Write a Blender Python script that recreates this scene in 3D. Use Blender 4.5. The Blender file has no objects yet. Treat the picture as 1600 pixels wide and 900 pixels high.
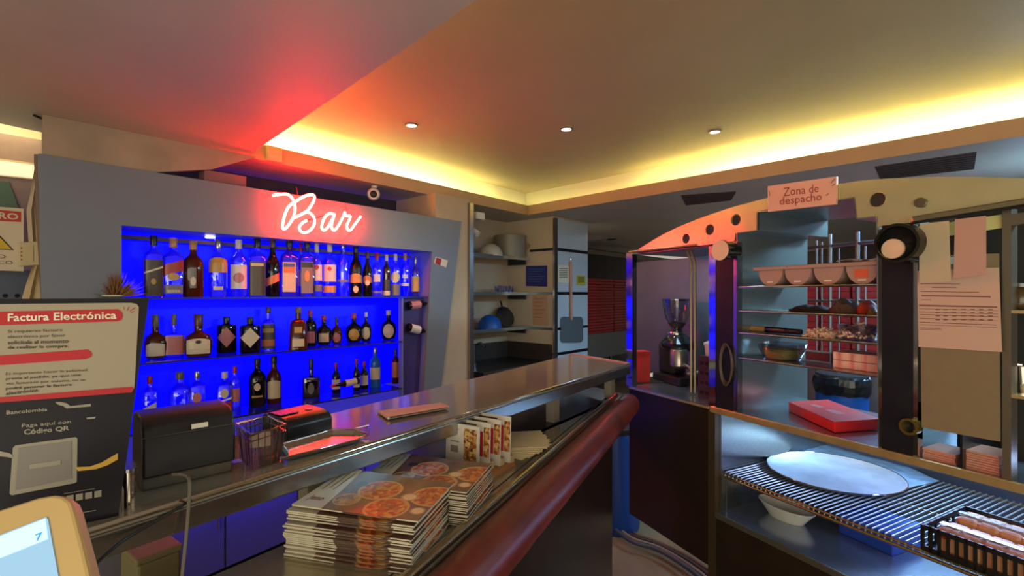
import bpy, math, random
from mathutils import Vector, Matrix
random.seed(7)
S = bpy.context.scene
C = S.collection
V = Vector
# ------------------------------------------------------------------ camera
H, F, HY = 1.55, 747.0, 460.0          # eye height, focal length in pixels, horizon row of the photograph
cam = bpy.data.cameras.new('camera'); co = bpy.data.objects.new('camera', cam); C.objects.link(co)
co.location = (0, 0, H); co.rotation_euler = (math.pi/2, 0, 0)
cam.sensor_width = 36; cam.lens = F/1600*36; cam.shift_y = 10/1600; cam.clip_start = .02
S.camera = co
S.view_settings.view_transform = 'Standard'; S.view_settings.look = 'None'
S.view_settings.gamma = 1; S.view_settings.exposure = .25
# ------------------------------------------------------------------ world
w = bpy.data.worlds.new('world'); S.world = w; w.use_nodes = True
w.node_tree.nodes['Background'].inputs[0].default_value = (.50, .46, .38, 1)
w.node_tree.nodes['Background'].inputs[1].default_value = .8
# ------------------------------------------------------------------ lights
def area(name, loc, tgt, sx, sy, power, col, spread=None):
    l = bpy.data.lights.new(name, 'AREA'); l.shape = 'RECTANGLE'; l.size = sx; l.size_y = sy
    l.energy = power; l.color = col
    if spread: l.spread = spread
    o = bpy.data.objects.new(name, l); C.objects.link(o); o.location = loc
    d = V(tgt)-V(loc); o.rotation_euler = d.to_track_quat('-Z', 'Y').to_euler(); return o
area('room_fill_light', (-.4, -2.6, 1.5), (0, 1.5, 1.35), 4.5, 1.4, 60, (1, .93, .72))  # added soft fill behind the camera, not a fixture
area('ceiling_fill_light', (-.2, -.9, .8), (-.1, .3, 2.3), 2.2, 1.2, 13, (1, .90, .66))  # unseen fill added from below to brighten the ceilings
area('kitchen_light', (3.0, 3.0, 2.2), (2.9, 2.9, 0), .9, .9, 75, (.32, .62, 1))
area('far_kitchen_light', (.9, 5.4, 2.22), (.9, 5.5, 0), .6, .6, 6, (.8, .9, 1))
area('lining_fill_light', (2.19, 1.43, 2.24), (1.45, 1.85, 1.4), .8, .15, 16, (.42, .78, 1), 1.9)  # added cool fill to brighten the unit's lining
area('compartment_fill_light', (.86, 2.42, 1.72), (1.0, 2.6, 1.2), .3, .1, 1.3, (.5, .8, 1))  # added cool fill for the steel behind the grinder
# ------------------------------------------------------------------ pixel helpers
def ray(px, py): return V(((px-800)/F, 1, -(py-HY)/F))
def atz(px, py, z):
    r = ray(px, py); return V((0, 0, H)) + r*((z-H)/r.z)
def aty(px, py, y): return V((0, 0, H)) + ray(px, py)*y
class Pl:                                # a vertical plane: point, normal pointing away from the camera
    def __init__(s, o, n):
        s.o = V((o[0], o[1], 0)); s.n = V((n[0], n[1], 0)).normalized(); s.u = V((s.n.y, -s.n.x, 0))
    def hit(s, px, py, off=0):
        r = ray(px, py); c = V((0, 0, H)); o = s.o + s.n*off
        return c + r*((o-c).dot(s.n)/r.dot(s.n))
    def frame(s, p):
        m = Matrix((s.u, s.n, V((0, 0, 1)))).transposed().to_4x4(); m.translation = p; return m
PL = Pl((-1.6875, 2.25), (-.744, .668))   # front of the blue back bar
PR = Pl((.653, 2.44), (.888, .459))       # front of the dispatch unit
def fr2(a, b):                            # frame on the ground line a-b, y away from the camera
    d = (b-a); d.z = 0; d.normalize(); n = V((-d.y, d.x, 0))
    m = Matrix((d, n, V((0, 0, 1)))).transposed().to_4x4(); m.translation = a; return m
# ------------------------------------------------------------------ materials
def lin(c):
    return tuple((x/12.92 if x <= .04045 else ((x+.055)/1.055)**2.4) for x in c)
MC = {}
def mat(name, rgb, rough=.6, metal=0, emit=0, noise=0, scale=30, bump=0, spec=.5, ecol=None, stretch=None):
    if name in MC: return MC[name]
    m = bpy.data.materials.new(name); m.use_nodes = True; n = m.node_tree.nodes; k = m.node_tree.links
    b = n['Principled BSDF']; c = lin([x/255 for x in rgb])
    b.inputs['Base Color'].default_value = (*c, 1); b.inputs['Roughness'].default_value = rough
    b.inputs['Metallic'].default_value = metal; b.inputs['Specular IOR Level'].default_value = spec
    if emit:
        b.inputs['Emission Color'].default_value = (*(ecol or c), 1); b.inputs['Emission Strength'].default_value = emit
    if noise or bump:
        t = n.new('ShaderNodeTexCoord'); mp = n.new('ShaderNodeMapping'); k.new(t.outputs['Object'], mp.inputs[0])
        if stretch: mp.inputs['Scale'].default_value = stretch
        z = n.new('ShaderNodeTexNoise'); z.inputs['Scale'].default_value = scale; z.inputs['Detail'].default_value = 4
        k.new(mp.outputs[0], z.inputs['Vector'])
        if noise:
            r = n.new('ShaderNodeValToRGB'); r.color_ramp.elements[0].position = .3; r.color_ramp.elements[1].position = .7
            r.color_ramp.elements[0].color = (*[x*(1-noise) for x in c], 1)
            r.color_ramp.elements[1].color = (*[min(1, x*(1+noise)) for x in c], 1)
            k.new(z.outputs['Fac'], r.inputs[0]); k.new(r.outputs[0], b.inputs['Base Color'])
        if bump:
            u = n.new('ShaderNodeBump'); u.inputs['Strength'].default_value = bump; u.inputs['Distance'].default_value = .002
            k.new(z.outputs['Fac'], u.inputs['Height']); k.new(u.outputs[0], b.inputs['Normal'])
    MC[name] = m; return m
def glass(name, rgb, gl=.12, rough=.05):
    if name in MC: return MC[name]
    m = bpy.data.materials.new(name); m.use_nodes = True; n = m.node_tree.nodes; k = m.node_tree.links; n.clear()
    o = n.new('ShaderNodeOutputMaterial'); mx = n.new('ShaderNodeMixShader'); t = n.new('ShaderNodeBsdfTransparent')
    g = n.new('ShaderNodeBsdfGlossy'); fz = n.new('ShaderNodeLayerWeight'); fz.inputs[0].default_value = .35
    a = n.new('ShaderNodeMath'); a.operation = 'MULTIPLY_ADD'; a.inputs[1].default_value = .55; a.inputs[2].default_value = gl
    t.inputs[0].default_value = (*lin([x/255 for x in rgb]), 1); g.inputs['Roughness'].default_value = rough
    k.new(fz.outputs['Facing'], a.inputs[0]); k.new(a.outputs[0], mx.inputs[0]); k.new(t.outputs[0], mx.inputs[1])
    k.new(g.outputs[0], mx.inputs[2]); k.new(mx.outputs[0], o.inputs[0]); MC[name] = m; return m
ceil_m = mat('ceiling_paint', (190, 182, 164), .55, noise=.05, scale=3, bump=.05)
tray_m = mat('tray_ceiling_paint', (178, 166, 132), .5, noise=.04, scale=3)
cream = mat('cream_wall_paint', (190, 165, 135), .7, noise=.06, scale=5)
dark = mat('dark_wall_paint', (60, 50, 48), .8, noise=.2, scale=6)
panel_m = mat('grey_laminate', (118, 120, 126), .38, noise=.03, scale=4)
steel = mat('brushed_steel', (168, 166, 162), .24, 1, noise=.08, scale=14, bump=.03, stretch=(1, 8, 8))
steel_top = mat('worn_steel_top', (186, 176, 156), .13, .6, noise=.05, scale=9, bump=.0)
polished = mat('polished_steel', (205, 200, 195), .09, 1)
dsteel = mat('dark_steel', (90, 92, 96), .3, 1, noise=.2, scale=8)
black = mat('black_plastic', (32, 28, 30), .35, noise=.1)
blackg = mat('black_gloss_panel', (26, 27, 31), .42, noise=.3, scale=12, spec=.25)
brown = mat('dark_brown_laminate', (44, 32, 24), .3, noise=.2, scale=10)
brass = mat('brass_edge', (200, 170, 116), .3, .6, noise=.1)
white = mat('white_plastic', (215, 208, 196), .45)
paper = mat('white_paper', (226, 214, 190), .75, noise=.03, scale=40)
pinkp = mat('pinkish_paper', (214, 184, 166), .8, noise=.03, scale=25)
ink = mat('dark_ink', (70, 60, 55), .8)
redink = mat('red_ink', (178, 24, 34), .6)
redbox = mat('red_cardboard', (170, 26, 22), .6, noise=.15, scale=18)
vinyl = mat('red_vinyl', (116, 40, 31), .36, noise=.4, scale=7, bump=.6, spec=.6)
rubber = mat('black_rubber', (20, 20, 22), .5)
bluep = mat('blue_plastic', (16, 84, 170), .4)
tile = mat('beige_floor', (120, 100, 74), .35, noise=.15, scale=6)
wht_lam = mat('white_laminate', (186, 196, 204), .4, noise=.04, scale=4)
clear = glass('clear_glass', (205, 205, 225))
shelfglass = glass('shelf_glass', (185, 185, 215), .16)
woodm = mat('pale_wood', (176, 120, 70), .6, noise=.2, scale=12, stretch=(1, 1, 8))
# ------------------------------------------------------------------ mesh builder
class MB:
    def __init__(s, M=None): s.v = []; s.f = []; s.M = M
    def add(s, vs, fs):
        b = len(s.v); s.v += [(s.M @ V(p)) if s.M else V(p) for p in vs]; s.f += [tuple(b+i for i in f) for f in fs]; return s
    def box(s, a, b, M=None):
        x0, y0, z0 = a; x1, y1, z1 = b
        vs = [V(p) for p in ((x0,y0,z0),(x1,y0,z0),(x1,y1,z0),(x0,y1,z0),(x0,y0,z1),(x1,y0,z1),(x1,y1,z1),(x0,y1,z1))]
        if M: vs = [M @ p for p in vs]
        return s.add(vs, [(3,2,1,0),(4,5,6,7),(0,1,5,4),(1,2,6,5),(2,3,7,6),(3,0,4,7)])
    def prism(s, pts, ext):
        n = len(pts); e = V(ext)
        vs = [V(p) for p in pts] + [V(p)+e for p in pts]
        return s.add(vs, [tuple(range(n))[::-1], tuple(range(n, 2*n))] + [(i, (i+1) % n, n+(i+1) % n, n+i) for i in range(n)])
    def face(s, pts): return s.add(pts, [tuple(range(len(pts)))])
    def tube(s, path, r, n=8, closed=False, caps=True):
        path = [V(p) for p in path]; m = len(path); rs = r if isinstance(r, (list, tuple)) else [r]*m
        vs = []; up = V((0, 0, 1)); prev = None
        for i, p in enumerate(path):
            a = path[(i-1) % m] if (closed or i) else p; b = path[(i+1) % m] if (closed or i < m-1) else p
            d = (b-a).normalized()
            if prev is None:
                q = d.cross(up)
                if q.length < .05: q = d.cross(V((1, 0, 0)))
            else: q = prev - d*prev.dot(d)
            q.normalize(); prev = q; t = d.cross(q)
            vs += [p + (q*math.cos(2*math.pi*j/n)+t*math.sin(2*math.pi*j/n))*rs[i] for j in range(n)]
        fs = []
        for i in range(m if closed else m-1):
            for j in range(n):
                fs.append((i*n+j, i*n+(j+1) % n, ((i+1) % m)*n+(j+1) % n, ((i+1) % m)*n+j))
        if caps and not closed: fs += [tuple(range(n))[::-1], tuple(range((m-1)*n, m*n))]
        return s.add(vs, fs)
    def lathe(s, prof, n=20, M=None, sy=1, p=2.0, a0=0, a1=2*math.pi, cap='tb'):
        full = abs(a1-a0-2*math.pi) < 1e-6; k = n if full else n+1; vs = []
        for q in prof:
            r, z = q[0], q[1]; pp = q[2] if len(q) > 2 else p; yy = q[3] if len(q) > 3 else sy
            for j in range(k):
                a = a0+(a1-a0)*j/n; c, d = math.cos(a), math.sin(a)
                x = math.copysign(abs(c)**(2/pp), c)*r; y = math.copysign(abs(d)**(2/pp), d)*r*yy
                vs.append(V((x, y, z)))
        if M: vs = [M @ v for v in vs]
        fs = []
        for i in range(len(prof)-1):
            for j in range(n):
                fs.append((i*k+j, i*k+(j+1) % k, (i+1)*k+(j+1) % k, (i+1)*k+j))
        if full and 'b' in cap: fs.append(tuple(range(k))[::-1])
        if full and 't' in cap: fs.append(tuple(range((len(prof)-1)*k, len(prof)*k)))
        return s.add(vs, fs)
    def build(s, name, m, parent=None, smooth=False, bev=0, kind=None, label=None):
        me = bpy.data.meshes.new(name); me.from_pydata([tuple(v) for v in s.v], [], s.f); me.update()
        if smooth:
            me.polygons.foreach_set('use_smooth', [True]*len(me.polygons))
            try: me.set_sharp_from_angle(angle=math.radians(45))
            except Exception: pass
        me.materials.append(m); o = bpy.data.objects.new(name, me); C.objects.link(o)
        if parent: o.parent = parent
        if bev:
            b = o.modifiers.new('bevel', 'BEVEL'); b.width = bev; b.segments = 2; b.limit_method = 'ANGLE'
        if kind: o['kind'] = kind
        if label: o['label'] = label
        return o
def thing(name, label, cat, M=None, group=None):
    o = bpy.data.objects.new(name, None); C.objects.link(o); o.empty_display_size = .05
    o.matrix_world = M if M is not None else Matrix.Identity(4)
    o['label'] = label; o['category'] = cat
    if group: o['group'] = group
    return o
def T(p): return Matrix.Translation(V(p))
def RZ(a): return Matrix.Rotation(a, 4, 'Z')
def tag(o, label, cat, group=None):
    o['label'] = label; o['category'] = cat
    if group: o['group'] = group
    return o
def solo(name, mb, m, label, cat, M, group=None, **k):      # one-mesh thing; mb holds world coordinates
    Mi = M.inverted(); mb.v = [Mi @ v for v in mb.v]
    o = mb.build(name, m, **k); o.matrix_world = M; return tag(o, label, cat, group)
def struct(name, mb, m, **k): return mb.build(name, m, kind='structure', **k)
TXT = {}
def textgeo(s, bold=.0):
    if (s, bold) in TXT: return TXT[(s, bold)]
    cu = bpy.data.curves.new('t', 'FONT'); cu.body = s; cu.offset = bold; cu.resolution_u = 2
    o = bpy.data.objects.new('t', cu); me = bpy.data.meshes.new_from_object(o)
    vs = [v.co.copy() for v in me.vertices]; fs = [tuple(p.vertices) for p in me.polygons]
    bpy.data.objects.remove(o); bpy.data.curves.remove(cu); bpy.data.meshes.remove(me)
    x0 = min(v.x for v in vs); x1 = max(v.x for v in vs); y0 = min(v.y for v in vs); y1 = max(v.y for v in vs)
    TXT[(s, bold)] = ([((v.x-x0)/(x1-x0), (v.y-y0)/(y1-y0)) for v in vs], fs); return TXT[(s, bold)]
def text(mb, s, q, hit, bold=.0):         # q: TL, TR, BR, BL
    uv, fs = textgeo(s, bold); q = [V((*p, 0)) if len(p) == 2 else V(p) for p in q]; vs = []
    for u, v in uv:
        p = (q[3]*(1-u)+q[2]*u)*(1-v) + (q[0]*(1-u)+q[1]*u)*v; vs.append(hit(p))
    mb.add(vs, fs)
def poly(mb, pts, hit): mb.face([hit(V((*p, 0))) for p in pts])
def rrect(x0, y0, x1, y1, r, n=4):
    P = []
    for cx, cy, a in ((x1-r, y1-r, 0), (x0+r, y1-r, 90), (x0+r, y0+r, 180), (x1-r, y0+r, 270)):
        P += [(cx+r*math.cos(math.radians(a+90*i/n)), cy+r*math.sin(math.radians(a+90*i/n))) for i in range(n+1)]
    return P

# ================================================================== SETTING
Z1, Z2, ZF = 2.30, 2.55, 2.39
struct('floor', MB().box((-5, -3, -.05), (7, 9, 0)), tile)
c0 = atz(385, 245, Z1); c1 = atz(825, 336, Z1); c2 = atz(1600, 212, Z1); c3 = atz(745, 0, Z1)
d12 = (c2-c1).normalized(); d03 = (c3-c0).normalized(); e2 = c1+d12*4.2; e3 = c0+d03*4.2
# left light slot
s0 = atz(0, 193, Z1); s1 = atz(70, 208, Z1); s2 = atz(66, 240, Z1); s3 = atz(0, 228, Z1)
s0 = s1+(s0-s1)*6; s3 = s2+(s3-s2)*6
def flat(pts, z, t=.02):
    return [V((p[0], p[1], z)) for p in pts]
m = MB()
o = [V((-5, -3, 0)), V((7, -3, 0)), V((7, 9, 0)), V((-5, 9, 0))]
m.face(flat([s0, s1, c0, e3, o[0]], Z1)); m.face(flat([o[0], e3, e2, o[1]], Z1)); m.face(flat([e2, c1, o[2], o[1]], Z1))
m.face(flat([c0, s1, s2, o[3], c1], Z1)); m.face(flat([c1, o[3], o[2]], Z1)); m.face(flat([s2, s3, V((-5, s3.y, 0)), o[3]], Z1))
struct('ceiling', m, ceil_m)
m = MB()
hole = [c0, c1, e2, e3]
for i in range(4):                         # fascia with a lip, then the ledge, the tray wall and the raised ceiling
    a, b = hole[i], hole[(i+1) % 4]
    m.face([V((a.x, a.y, Z1)), V((b.x, b.y, Z1)), V((b.x, b.y, ZF)), V((a.x, a.y, ZF))])
struct('trim_1', m, mat('fascia_paint', (188, 152, 112), .6, noise=.05, scale=5))
cen = (c0+c1+e2+e3)/4
def grow(i, d):
    a, b, c = hole[(i-1) % 4], hole[i], hole[(i+1) % 4]
    u = (b-a).normalized(); v = (b-c).normalized(); u.z = v.z = 0
    # offset both edges outward by d
    n1 = V((u.y, -u.x, 0)); n2 = V((-v.y, v.x, 0))
    if n1.dot(b-cen) < 0: n1 = -n1
    if n2.dot(b-cen) < 0: n2 = -n2
    k = d/(1+n1.dot(n2)); return b+(n1+n2)*k
g = [grow(i, .15) for i in range(4)]
m = MB()
for i in range(4):
    a, b, ga, gb = hole[i], hole[(i+1) % 4], g[i], g[(i+1) % 4]
    m.face([V((a.x, a.y, ZF)), V((b.x, b.y, ZF)), V((gb.x, gb.y, ZF)), V((ga.x, ga.y, ZF))])
    m.face([V((ga.x, ga.y, ZF)), V((gb.x, gb.y, ZF)), V((gb.x, gb.y, Z2)), V((ga.x, ga.y, Z2))])
struct('trim_2', m, mat('cove_paint', (228, 222, 190), .7))
struct('ceiling_tray', MB().face([V((p.x, p.y, Z2)) for p in g]), tray_m)
def cove(i, power, t0=0., t1=1.):          # LED strip lying on the ledge
    a = (hole[i]*.45+g[i]*.55); b = (hole[(i+1) % 4]*.45+g[(i+1) % 4]*.55); a, b = a.lerp(b, t0), a.lerp(b, t1)
    L = (b-a).length; mid = (a+b)/2; outn = (g[i]-hole[i]+g[(i+1) % 4]-hole[(i+1) % 4]); outn.z = 0; outn.normalize()
    lo = area('cove_led_light', (mid.x, mid.y, ZF+.012), (mid.x, mid.y, 3), L, .03, power*L, (1, .86, .34))
    x = (b-a).normalized(); z = -(V((0, 0, 1))*.8 + outn*.6).normalized(); y = z.cross(x)
    R = Matrix((x, y, z)).transposed().to_4x4(); R.translation = V((mid.x, mid.y, ZF+.02)); R_ = R
    R_ = Matrix((x, -y if False else y, z)).transposed().to_4x4()
    R_.translation = V((mid.x, mid.y, ZF+.02)); lo.matrix_world = R_ @ Matrix.Rotation(0, 4, 'X')
    st = MB().tube([V((a.x, a.y, ZF+.006)), V((b.x, b.y, ZF+.006))], .005, 6)
    solo('led_strip', st, mat('led_strip_glow', (255, 240, 170), .5, emit=6), ['yellow LED strip in the cove above the back bar', 'yellow LED strip in the long cove above the dispatch unit', 'LED strip in the cove on the far right end', 'LED strip in the cove edge nearest the camera'][i], 'light strip', T((mid.x, mid.y, ZF)))
cove(0, 3.0); cove(1, 3.0)
cove(3, 1.5)
# walls
WL = PL                                    # wall plane behind the back bar
def vwall(name, a, b, z0, z1, mt, th=.06, **k):
    d = V((b[0]-a[0], b[1]-a[1], 0)).normalized(); n = V((-d.y, d.x, 0))*th
    A = V((a[0], a[1], z0)); B = V((b[0], b[1], z0)); up = V((0, 0, z1-z0))
    return struct(name, MB().prism([A, B, B+up, A+up], n), mt, **k)
P0 = PL.o+PL.n*.5
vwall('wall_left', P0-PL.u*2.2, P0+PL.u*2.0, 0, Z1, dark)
a = PL.hit(700, 460, .015); b = PL.hit(733, 460, .02)
vwall('wall_pier', a-PL.u*.12, b, 0, Z1, cream, .5)
# alcove
pc = PL.hit(866, 460, 0); pw = PL.hit(918, 460, 0)
pa = PL.hit(738, 460, .62)
struct('wall_alcove_back', MB().prism([V((*(pa-PL.u*.5)[:2], 0)), V((*(PL.o+PL.n*.62+PL.u*(pc-PL.o).dot(PL.u))[:2], 0)), V((*(PL.o+PL.n*.62+PL.u*(pc-PL.o).dot(PL.u))[:2], Z1)), V((*(pa-PL.u*.5)[:2], Z1))], PL.n*.04), cream)
uc = (pc-PL.o).dot(PL.u)
def pl(u, off, z): p = PL.o+PL.u*u+PL.n*off; return V((p.x, p.y, z))
uw = (pw-PL.o).dot(PL.u)
struct('wall_column', MB().prism([pl(uc, .0, 0), pl(uw, .0, 0), pl(uw, .9, 0), pl(uc, .9, 0)], (0, 0, Z1)), mat('warm_white_paint', (196, 176, 150), .6, noise=.05, scale=5))
for k_, (za, zb) in enumerate(((.2, .96), (.99, 1.205), (1.23, 1.545), (1.575, 1.97), (2.0, 2.28))):
    m = MB().prism([pl(uc+.035, -.012, za), pl(uw-.015, -.012, za), pl(uw-.015, -.012, zb), pl(uc+.035, -.012, zb)], PL.n*.011)
    m.build('panel', wht_lam, bpy.data.objects['wall_column'])
for zz in (.975, 1.2175, 1.56, 1.985):
    m = MB().prism([pl(uc-.003, -.006, zz-.014), pl(uw, -.006, zz-.014), pl(uw, -.006, zz+.014), pl(uc-.003, -.006, zz+.014)], PL.n*.005)
    m.build('joint_strip', dsteel, bpy.data.objects['wall_column'])
    m = MB().prism([pl(uc-.006, 0, zz-.012), pl(uc-.006, .3, zz-.012), pl(uc-.006, .3, zz+.012), pl(uc-.006, 0, zz+.012)], PL.u*.005)
    m.build('joint_strip', dsteel, bpy.data.objects['wall_column'])
m = MB().prism([pl(uc-.02, -.02, .9), pl(uc+.03, -.02, .9), pl(uc+.03, .0, .9), pl(uc-.02, .0, .9)], (0, 0, 1.38))
m.build('corner_guard', steel, bpy.data.objects['wall_column'])
# far recess and kitchen
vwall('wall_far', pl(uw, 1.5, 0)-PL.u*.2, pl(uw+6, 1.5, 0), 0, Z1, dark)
vwall('wall_kitchen', (5.2, 8.5), (5.2, 1.2), 0, Z1, mat('kitchen_wall', (96, 88, 84), .6, noise=.12, scale=5))
vwall('wall_right', (5.2, 1.2), (4.4, -1.5), 0, Z1, mat('kitchen_wall', (96, 88, 84), .6))

# ================================================================== BACK BAR
nt = PL.hit(190, 352); nr = PL.hit(675, 393)
def plp(p): return ((p-PL.o).dot(PL.u), p.z)
BB = thing('back_bar', 'grey laminate back bar with blue lit shelf niche, red neon sign above it', 'back bar', PL.frame(PL.o))
Bi = BB.matrix_world.inverted()
TL, TR = plp(PL.hit(60, 240)), plp(PL.hit(721, 346)); BRr = plp(PL.hit(690, 601))
nTL, nTR = plp(nt), plp(nr); nBR = plp(PL.hit(663, 605))
nz = 0.60; sl = (nBR[0]-nTR[0])/(nBR[1]-nTR[1]); nB = (nTR[0]+sl*(nz-nTR[1]), nz)
so = (BRr[0]-TR[0])/(BRr[1]-TR[1]); oB = (TR[0]+so*(0-TR[1]), 0.0)
lB = (plp(PL.hit(75, 465))[0], 0.0)
def q3(p, y=0): return V((p[0], y, p[1]))
m = MB(); th = V((0, .02, 0))
nBL = (nTL[0], nz)
m.prism([q3(lB), q3(nBL), q3(nTL), q3(TL)], th); m.prism([q3(TL), q3(nTL), q3(nTR), q3(TR)], th)
m.prism([q3(nTR), q3(nB), q3(oB), q3(TR)], th); m.prism([q3(lB), q3(oB), q3(nB), q3(nBL)], th)
m.build('front_panel', panel_m, BB)
DN = .27
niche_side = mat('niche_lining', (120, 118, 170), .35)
m = MB(); m.face([q3(nTL, .02), q3(nTL, DN), q3(nBL, DN), q3(nBL, .02)]); m.face([q3(nTL, .02), q3(nTR, .02), q3(nTR, DN), q3(nTL, DN)])
m.face([q3(nTR, .02), q3(nB, .02), q3(nB, DN), q3(nTR, DN)]); m.face([q3(nBL, .02), q3(nBL, DN), q3(nB, DN), q3(nB, .02)])
m.build('niche_lining', niche_side, BB)
ZS = [1.536, 1.228, .905]
bl = mat('blue_backlight', (0, 0, 255), .5, emit=1.5, ecol=(0.0, 0.0, 1))
ud = plp(PL.hit(630, 540))[0]
m = MB().prism([q3((nTL[0], .90), DN), q3((nTR[0]+sl*(.90-nTR[1]), .90), DN), q3(nTR, DN), q3(nTL, DN)], (0, .01, 0)); m.build('backlit_panel', bl, BB)
m = MB().prism([q3((nTL[0], nz), DN), q3(nB, DN), q3((nTR[0]+sl*(.90-nTR[1]), .895), DN), q3((nTL[0], .895), DN)], (0, .01, 0)); m.build('lower_back_panel', mat('dim_blue_glow', (60, 60, 150), .4, emit=1, ecol=(.022, .016, .30)), BB)  # blue light on the lower niche wall put in as weak emission
for i in range(4):
    xa = nTL[0]+.02+(nB[0]-.08-nTL[0])*i/4; xb = nTL[0]+.02+(nB[0]-.08-nTL[0])*(i+1)/4-.01
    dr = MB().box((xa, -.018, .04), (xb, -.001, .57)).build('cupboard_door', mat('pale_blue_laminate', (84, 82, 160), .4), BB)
    MB().tube([V((xb-.03, -.03, .36)), V((xb-.03, -.03, .48))], .005, 8).build('handle', steel, dr)
for i, z in enumerate(ZS):
    xr = nTR[0]+sl*(z-nTR[1]); x1 = xr-.004 if i == 0 else ud
    MB().box((nTL[0]+.003, .012, z-.008), (x1, DN-.01, z)).build('glass_shelf', shelfglass, BB)
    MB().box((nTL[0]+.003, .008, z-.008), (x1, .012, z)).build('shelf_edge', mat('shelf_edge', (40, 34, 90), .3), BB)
MB().prism([V((ud, .015, nz)), V((ud+.012, .015, nz)), V((ud+.012, .015, ZS[0]-.01)), V((ud, .015, ZS[0]-.01))], (0, .04, 0)).build('divider', niche_side, BB)
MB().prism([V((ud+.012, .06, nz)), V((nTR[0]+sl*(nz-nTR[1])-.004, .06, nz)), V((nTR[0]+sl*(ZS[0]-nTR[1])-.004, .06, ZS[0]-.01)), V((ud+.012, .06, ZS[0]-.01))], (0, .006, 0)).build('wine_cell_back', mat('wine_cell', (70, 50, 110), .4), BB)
MB().box((nTL[0], DN-.05, 1.822), (nTR[0]-.03, DN-.03, 1.842)).build('top_rail', mat('brown_rail', (110, 70, 80), .5), BB)
MB().lathe([(.001, 0), (.022, 0), (.024, .006)], 16, T((plp(PL.hit(344, 372))[0], .16, 1.852))).build('downlight', mat('small_lamp', (255, 250, 220), .5, emit=3), BB)
area('cupboard_fill_light', PL.o+PL.u*.9-PL.n*.06+V((0, 0, .60)), PL.o+PL.u*.9-PL.n*.0, 1.7, .06, 4, (.10, .06, 1))  # added blue fill on the lower cupboard fronts
# small dots / sticker on the panel
q = [PL.hit(*p, -.002) for p in ((681, 401), (700, 407), (697, 418), (678, 411))]
st = thing('sticker', 'small white sticker with red print on the grey panel right of the niche', 'sticker', PL.frame(q[3]))
Si = st.matrix_world.inverted()
MB(Si).prism(q, PL.n*.0015).build('paper', paper, st)
q2 = [PL.hit(*p, -.0028) for p in ((682, 402), (690, 405), (688, 415), (680, 411))]; MB(Si).face(q2).build('red_print', redink, st)

# neon sign --------------------------------------------------------
NO = -.05
def npx(p, off=NO): return PL.hit(415+p[0]/10, 285+p[1]/10, off)
def smooth(pts, n=5):
    out = []
    for i in range(len(pts)-1):
        p0 = V(pts[max(i-1, 0)]); p1 = V(pts[i]); p2 = V(pts[i+1]); p3 = V(pts[min(i+2, len(pts)-1)])
        for j in range(n):
            t = j/n; out.append(.5*((2*p1)+(p2-p0)*t+(2*p0-5*p1+4*p2-p3)*t*t+(3*p1-p0-3*p2+p3)*t*t*t))
    out.append(V(pts[-1])); return out
NEON = thing('neon_sign', 'red neon sign spelling Bar in script above the bottle niche', 'neon sign', PL.frame(PL.hit(495, 340, NO)))
Ni = NEON.matrix_world.inverted()
neon_m = mat('neon_glow', (255, 120, 90), .4, emit=1, ecol=(100, 1.7, 1.15))
BP = [(110, 205), (200, 190), (330, 185), (400, 230), (445, 310), (460, 420), (435, 540), (370, 650), (310, 720), (268, 715), (270, 640), (310, 480), (370, 370), (450, 310), (600, 220), (700, 195), (755, 205), (760, 260), (720, 350), (650, 440), (540, 510), (430, 560)]
BP2 = [(540, 510), (650, 465), (730, 510), (765, 590), (750, 680), (680, 760), (600, 785), (540, 755), (530, 690), (580, 630), (645, 595)]
AP = [(1080, 500), (1000, 485), (930, 540), (885, 640), (880, 720), (920, 745), (980, 690), (1040, 580), (1075, 500), (1050, 590), (1030, 690), (1065, 750), (1120, 700), (1180, 600), (1225, 500), (1240, 465), (1250, 520), (1320, 525), (1310, 580), (1270, 670), (1285, 740), (1330, 740), (1400, 650), (1490, 530)]
for P in (BP, BP2, AP):
    pts = [npx(p) for p in smooth([(*p, 0) for p in P])]
    MB(Ni).tube(pts, .0078, 8).build('neon_tube', neon_m, NEON, smooth=True)
MB(Ni).tube([npx((660, 590)), npx((780, 560)), npx((900, 520))], .003, 6).build('link_wire', mat('dark_red_wire', (90, 10, 10), .5), NEON)
for p in ((480, 300), (700, 620), (1060, 600), (1300, 560)):
    MB(Ni).tube([npx(p), npx(p, -.001)], .003, 6).build('standoff', steel, NEON)
for a, b in (((500, 200), (480, 70)), ((1270, 480), (1240, 320))):
    MB(Ni).tube([npx(a, -.01), npx(b, -.01)], .0015, 5).build('hanging_wire', mat('dark_red_wire', (90, 10, 10), .5), NEON)

# bottles ----------------------------------------------------------
def M_(n, rgb, r=.3): return mat(n, rgb, r)
gl_amber = mat('amber_glass', (74, 26, 12), .08, noise=.2, scale=20); gl_dark = mat('dark_glass', (18, 10, 12), .07)
gl_green = mat('deep_green_glass', (14, 20, 12), .07); gl_tea = mat('blue_gin_glass', (40, 104, 190), .12)
gl_pink_lit = glass('pink_lit_glass', (255, 190, 200), .14); gl_am2 = glass('golden_glass', (200, 110, 60), .12)  # the pink tint is neon light put into clear glass
lab = {'cream': M_('label_cream', (220, 200, 165)), 'white': M_('label_white', (226, 216, 212)), 'brown': M_('label_brown', (70, 52, 44)),
       'red': M_('label_red', (170, 40, 30)), 'gold': M_('label_gold', (196, 148, 70)), 'pink': M_('label_pink', (200, 120, 120)),
       'black': M_('label_black', (28, 24, 26)), 'orange': M_('label_orange', (210, 120, 50)), 'grey': M_('label_grey', (120, 112, 110)),
       'blue': M_('label_blue', (60, 80, 150))}
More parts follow.
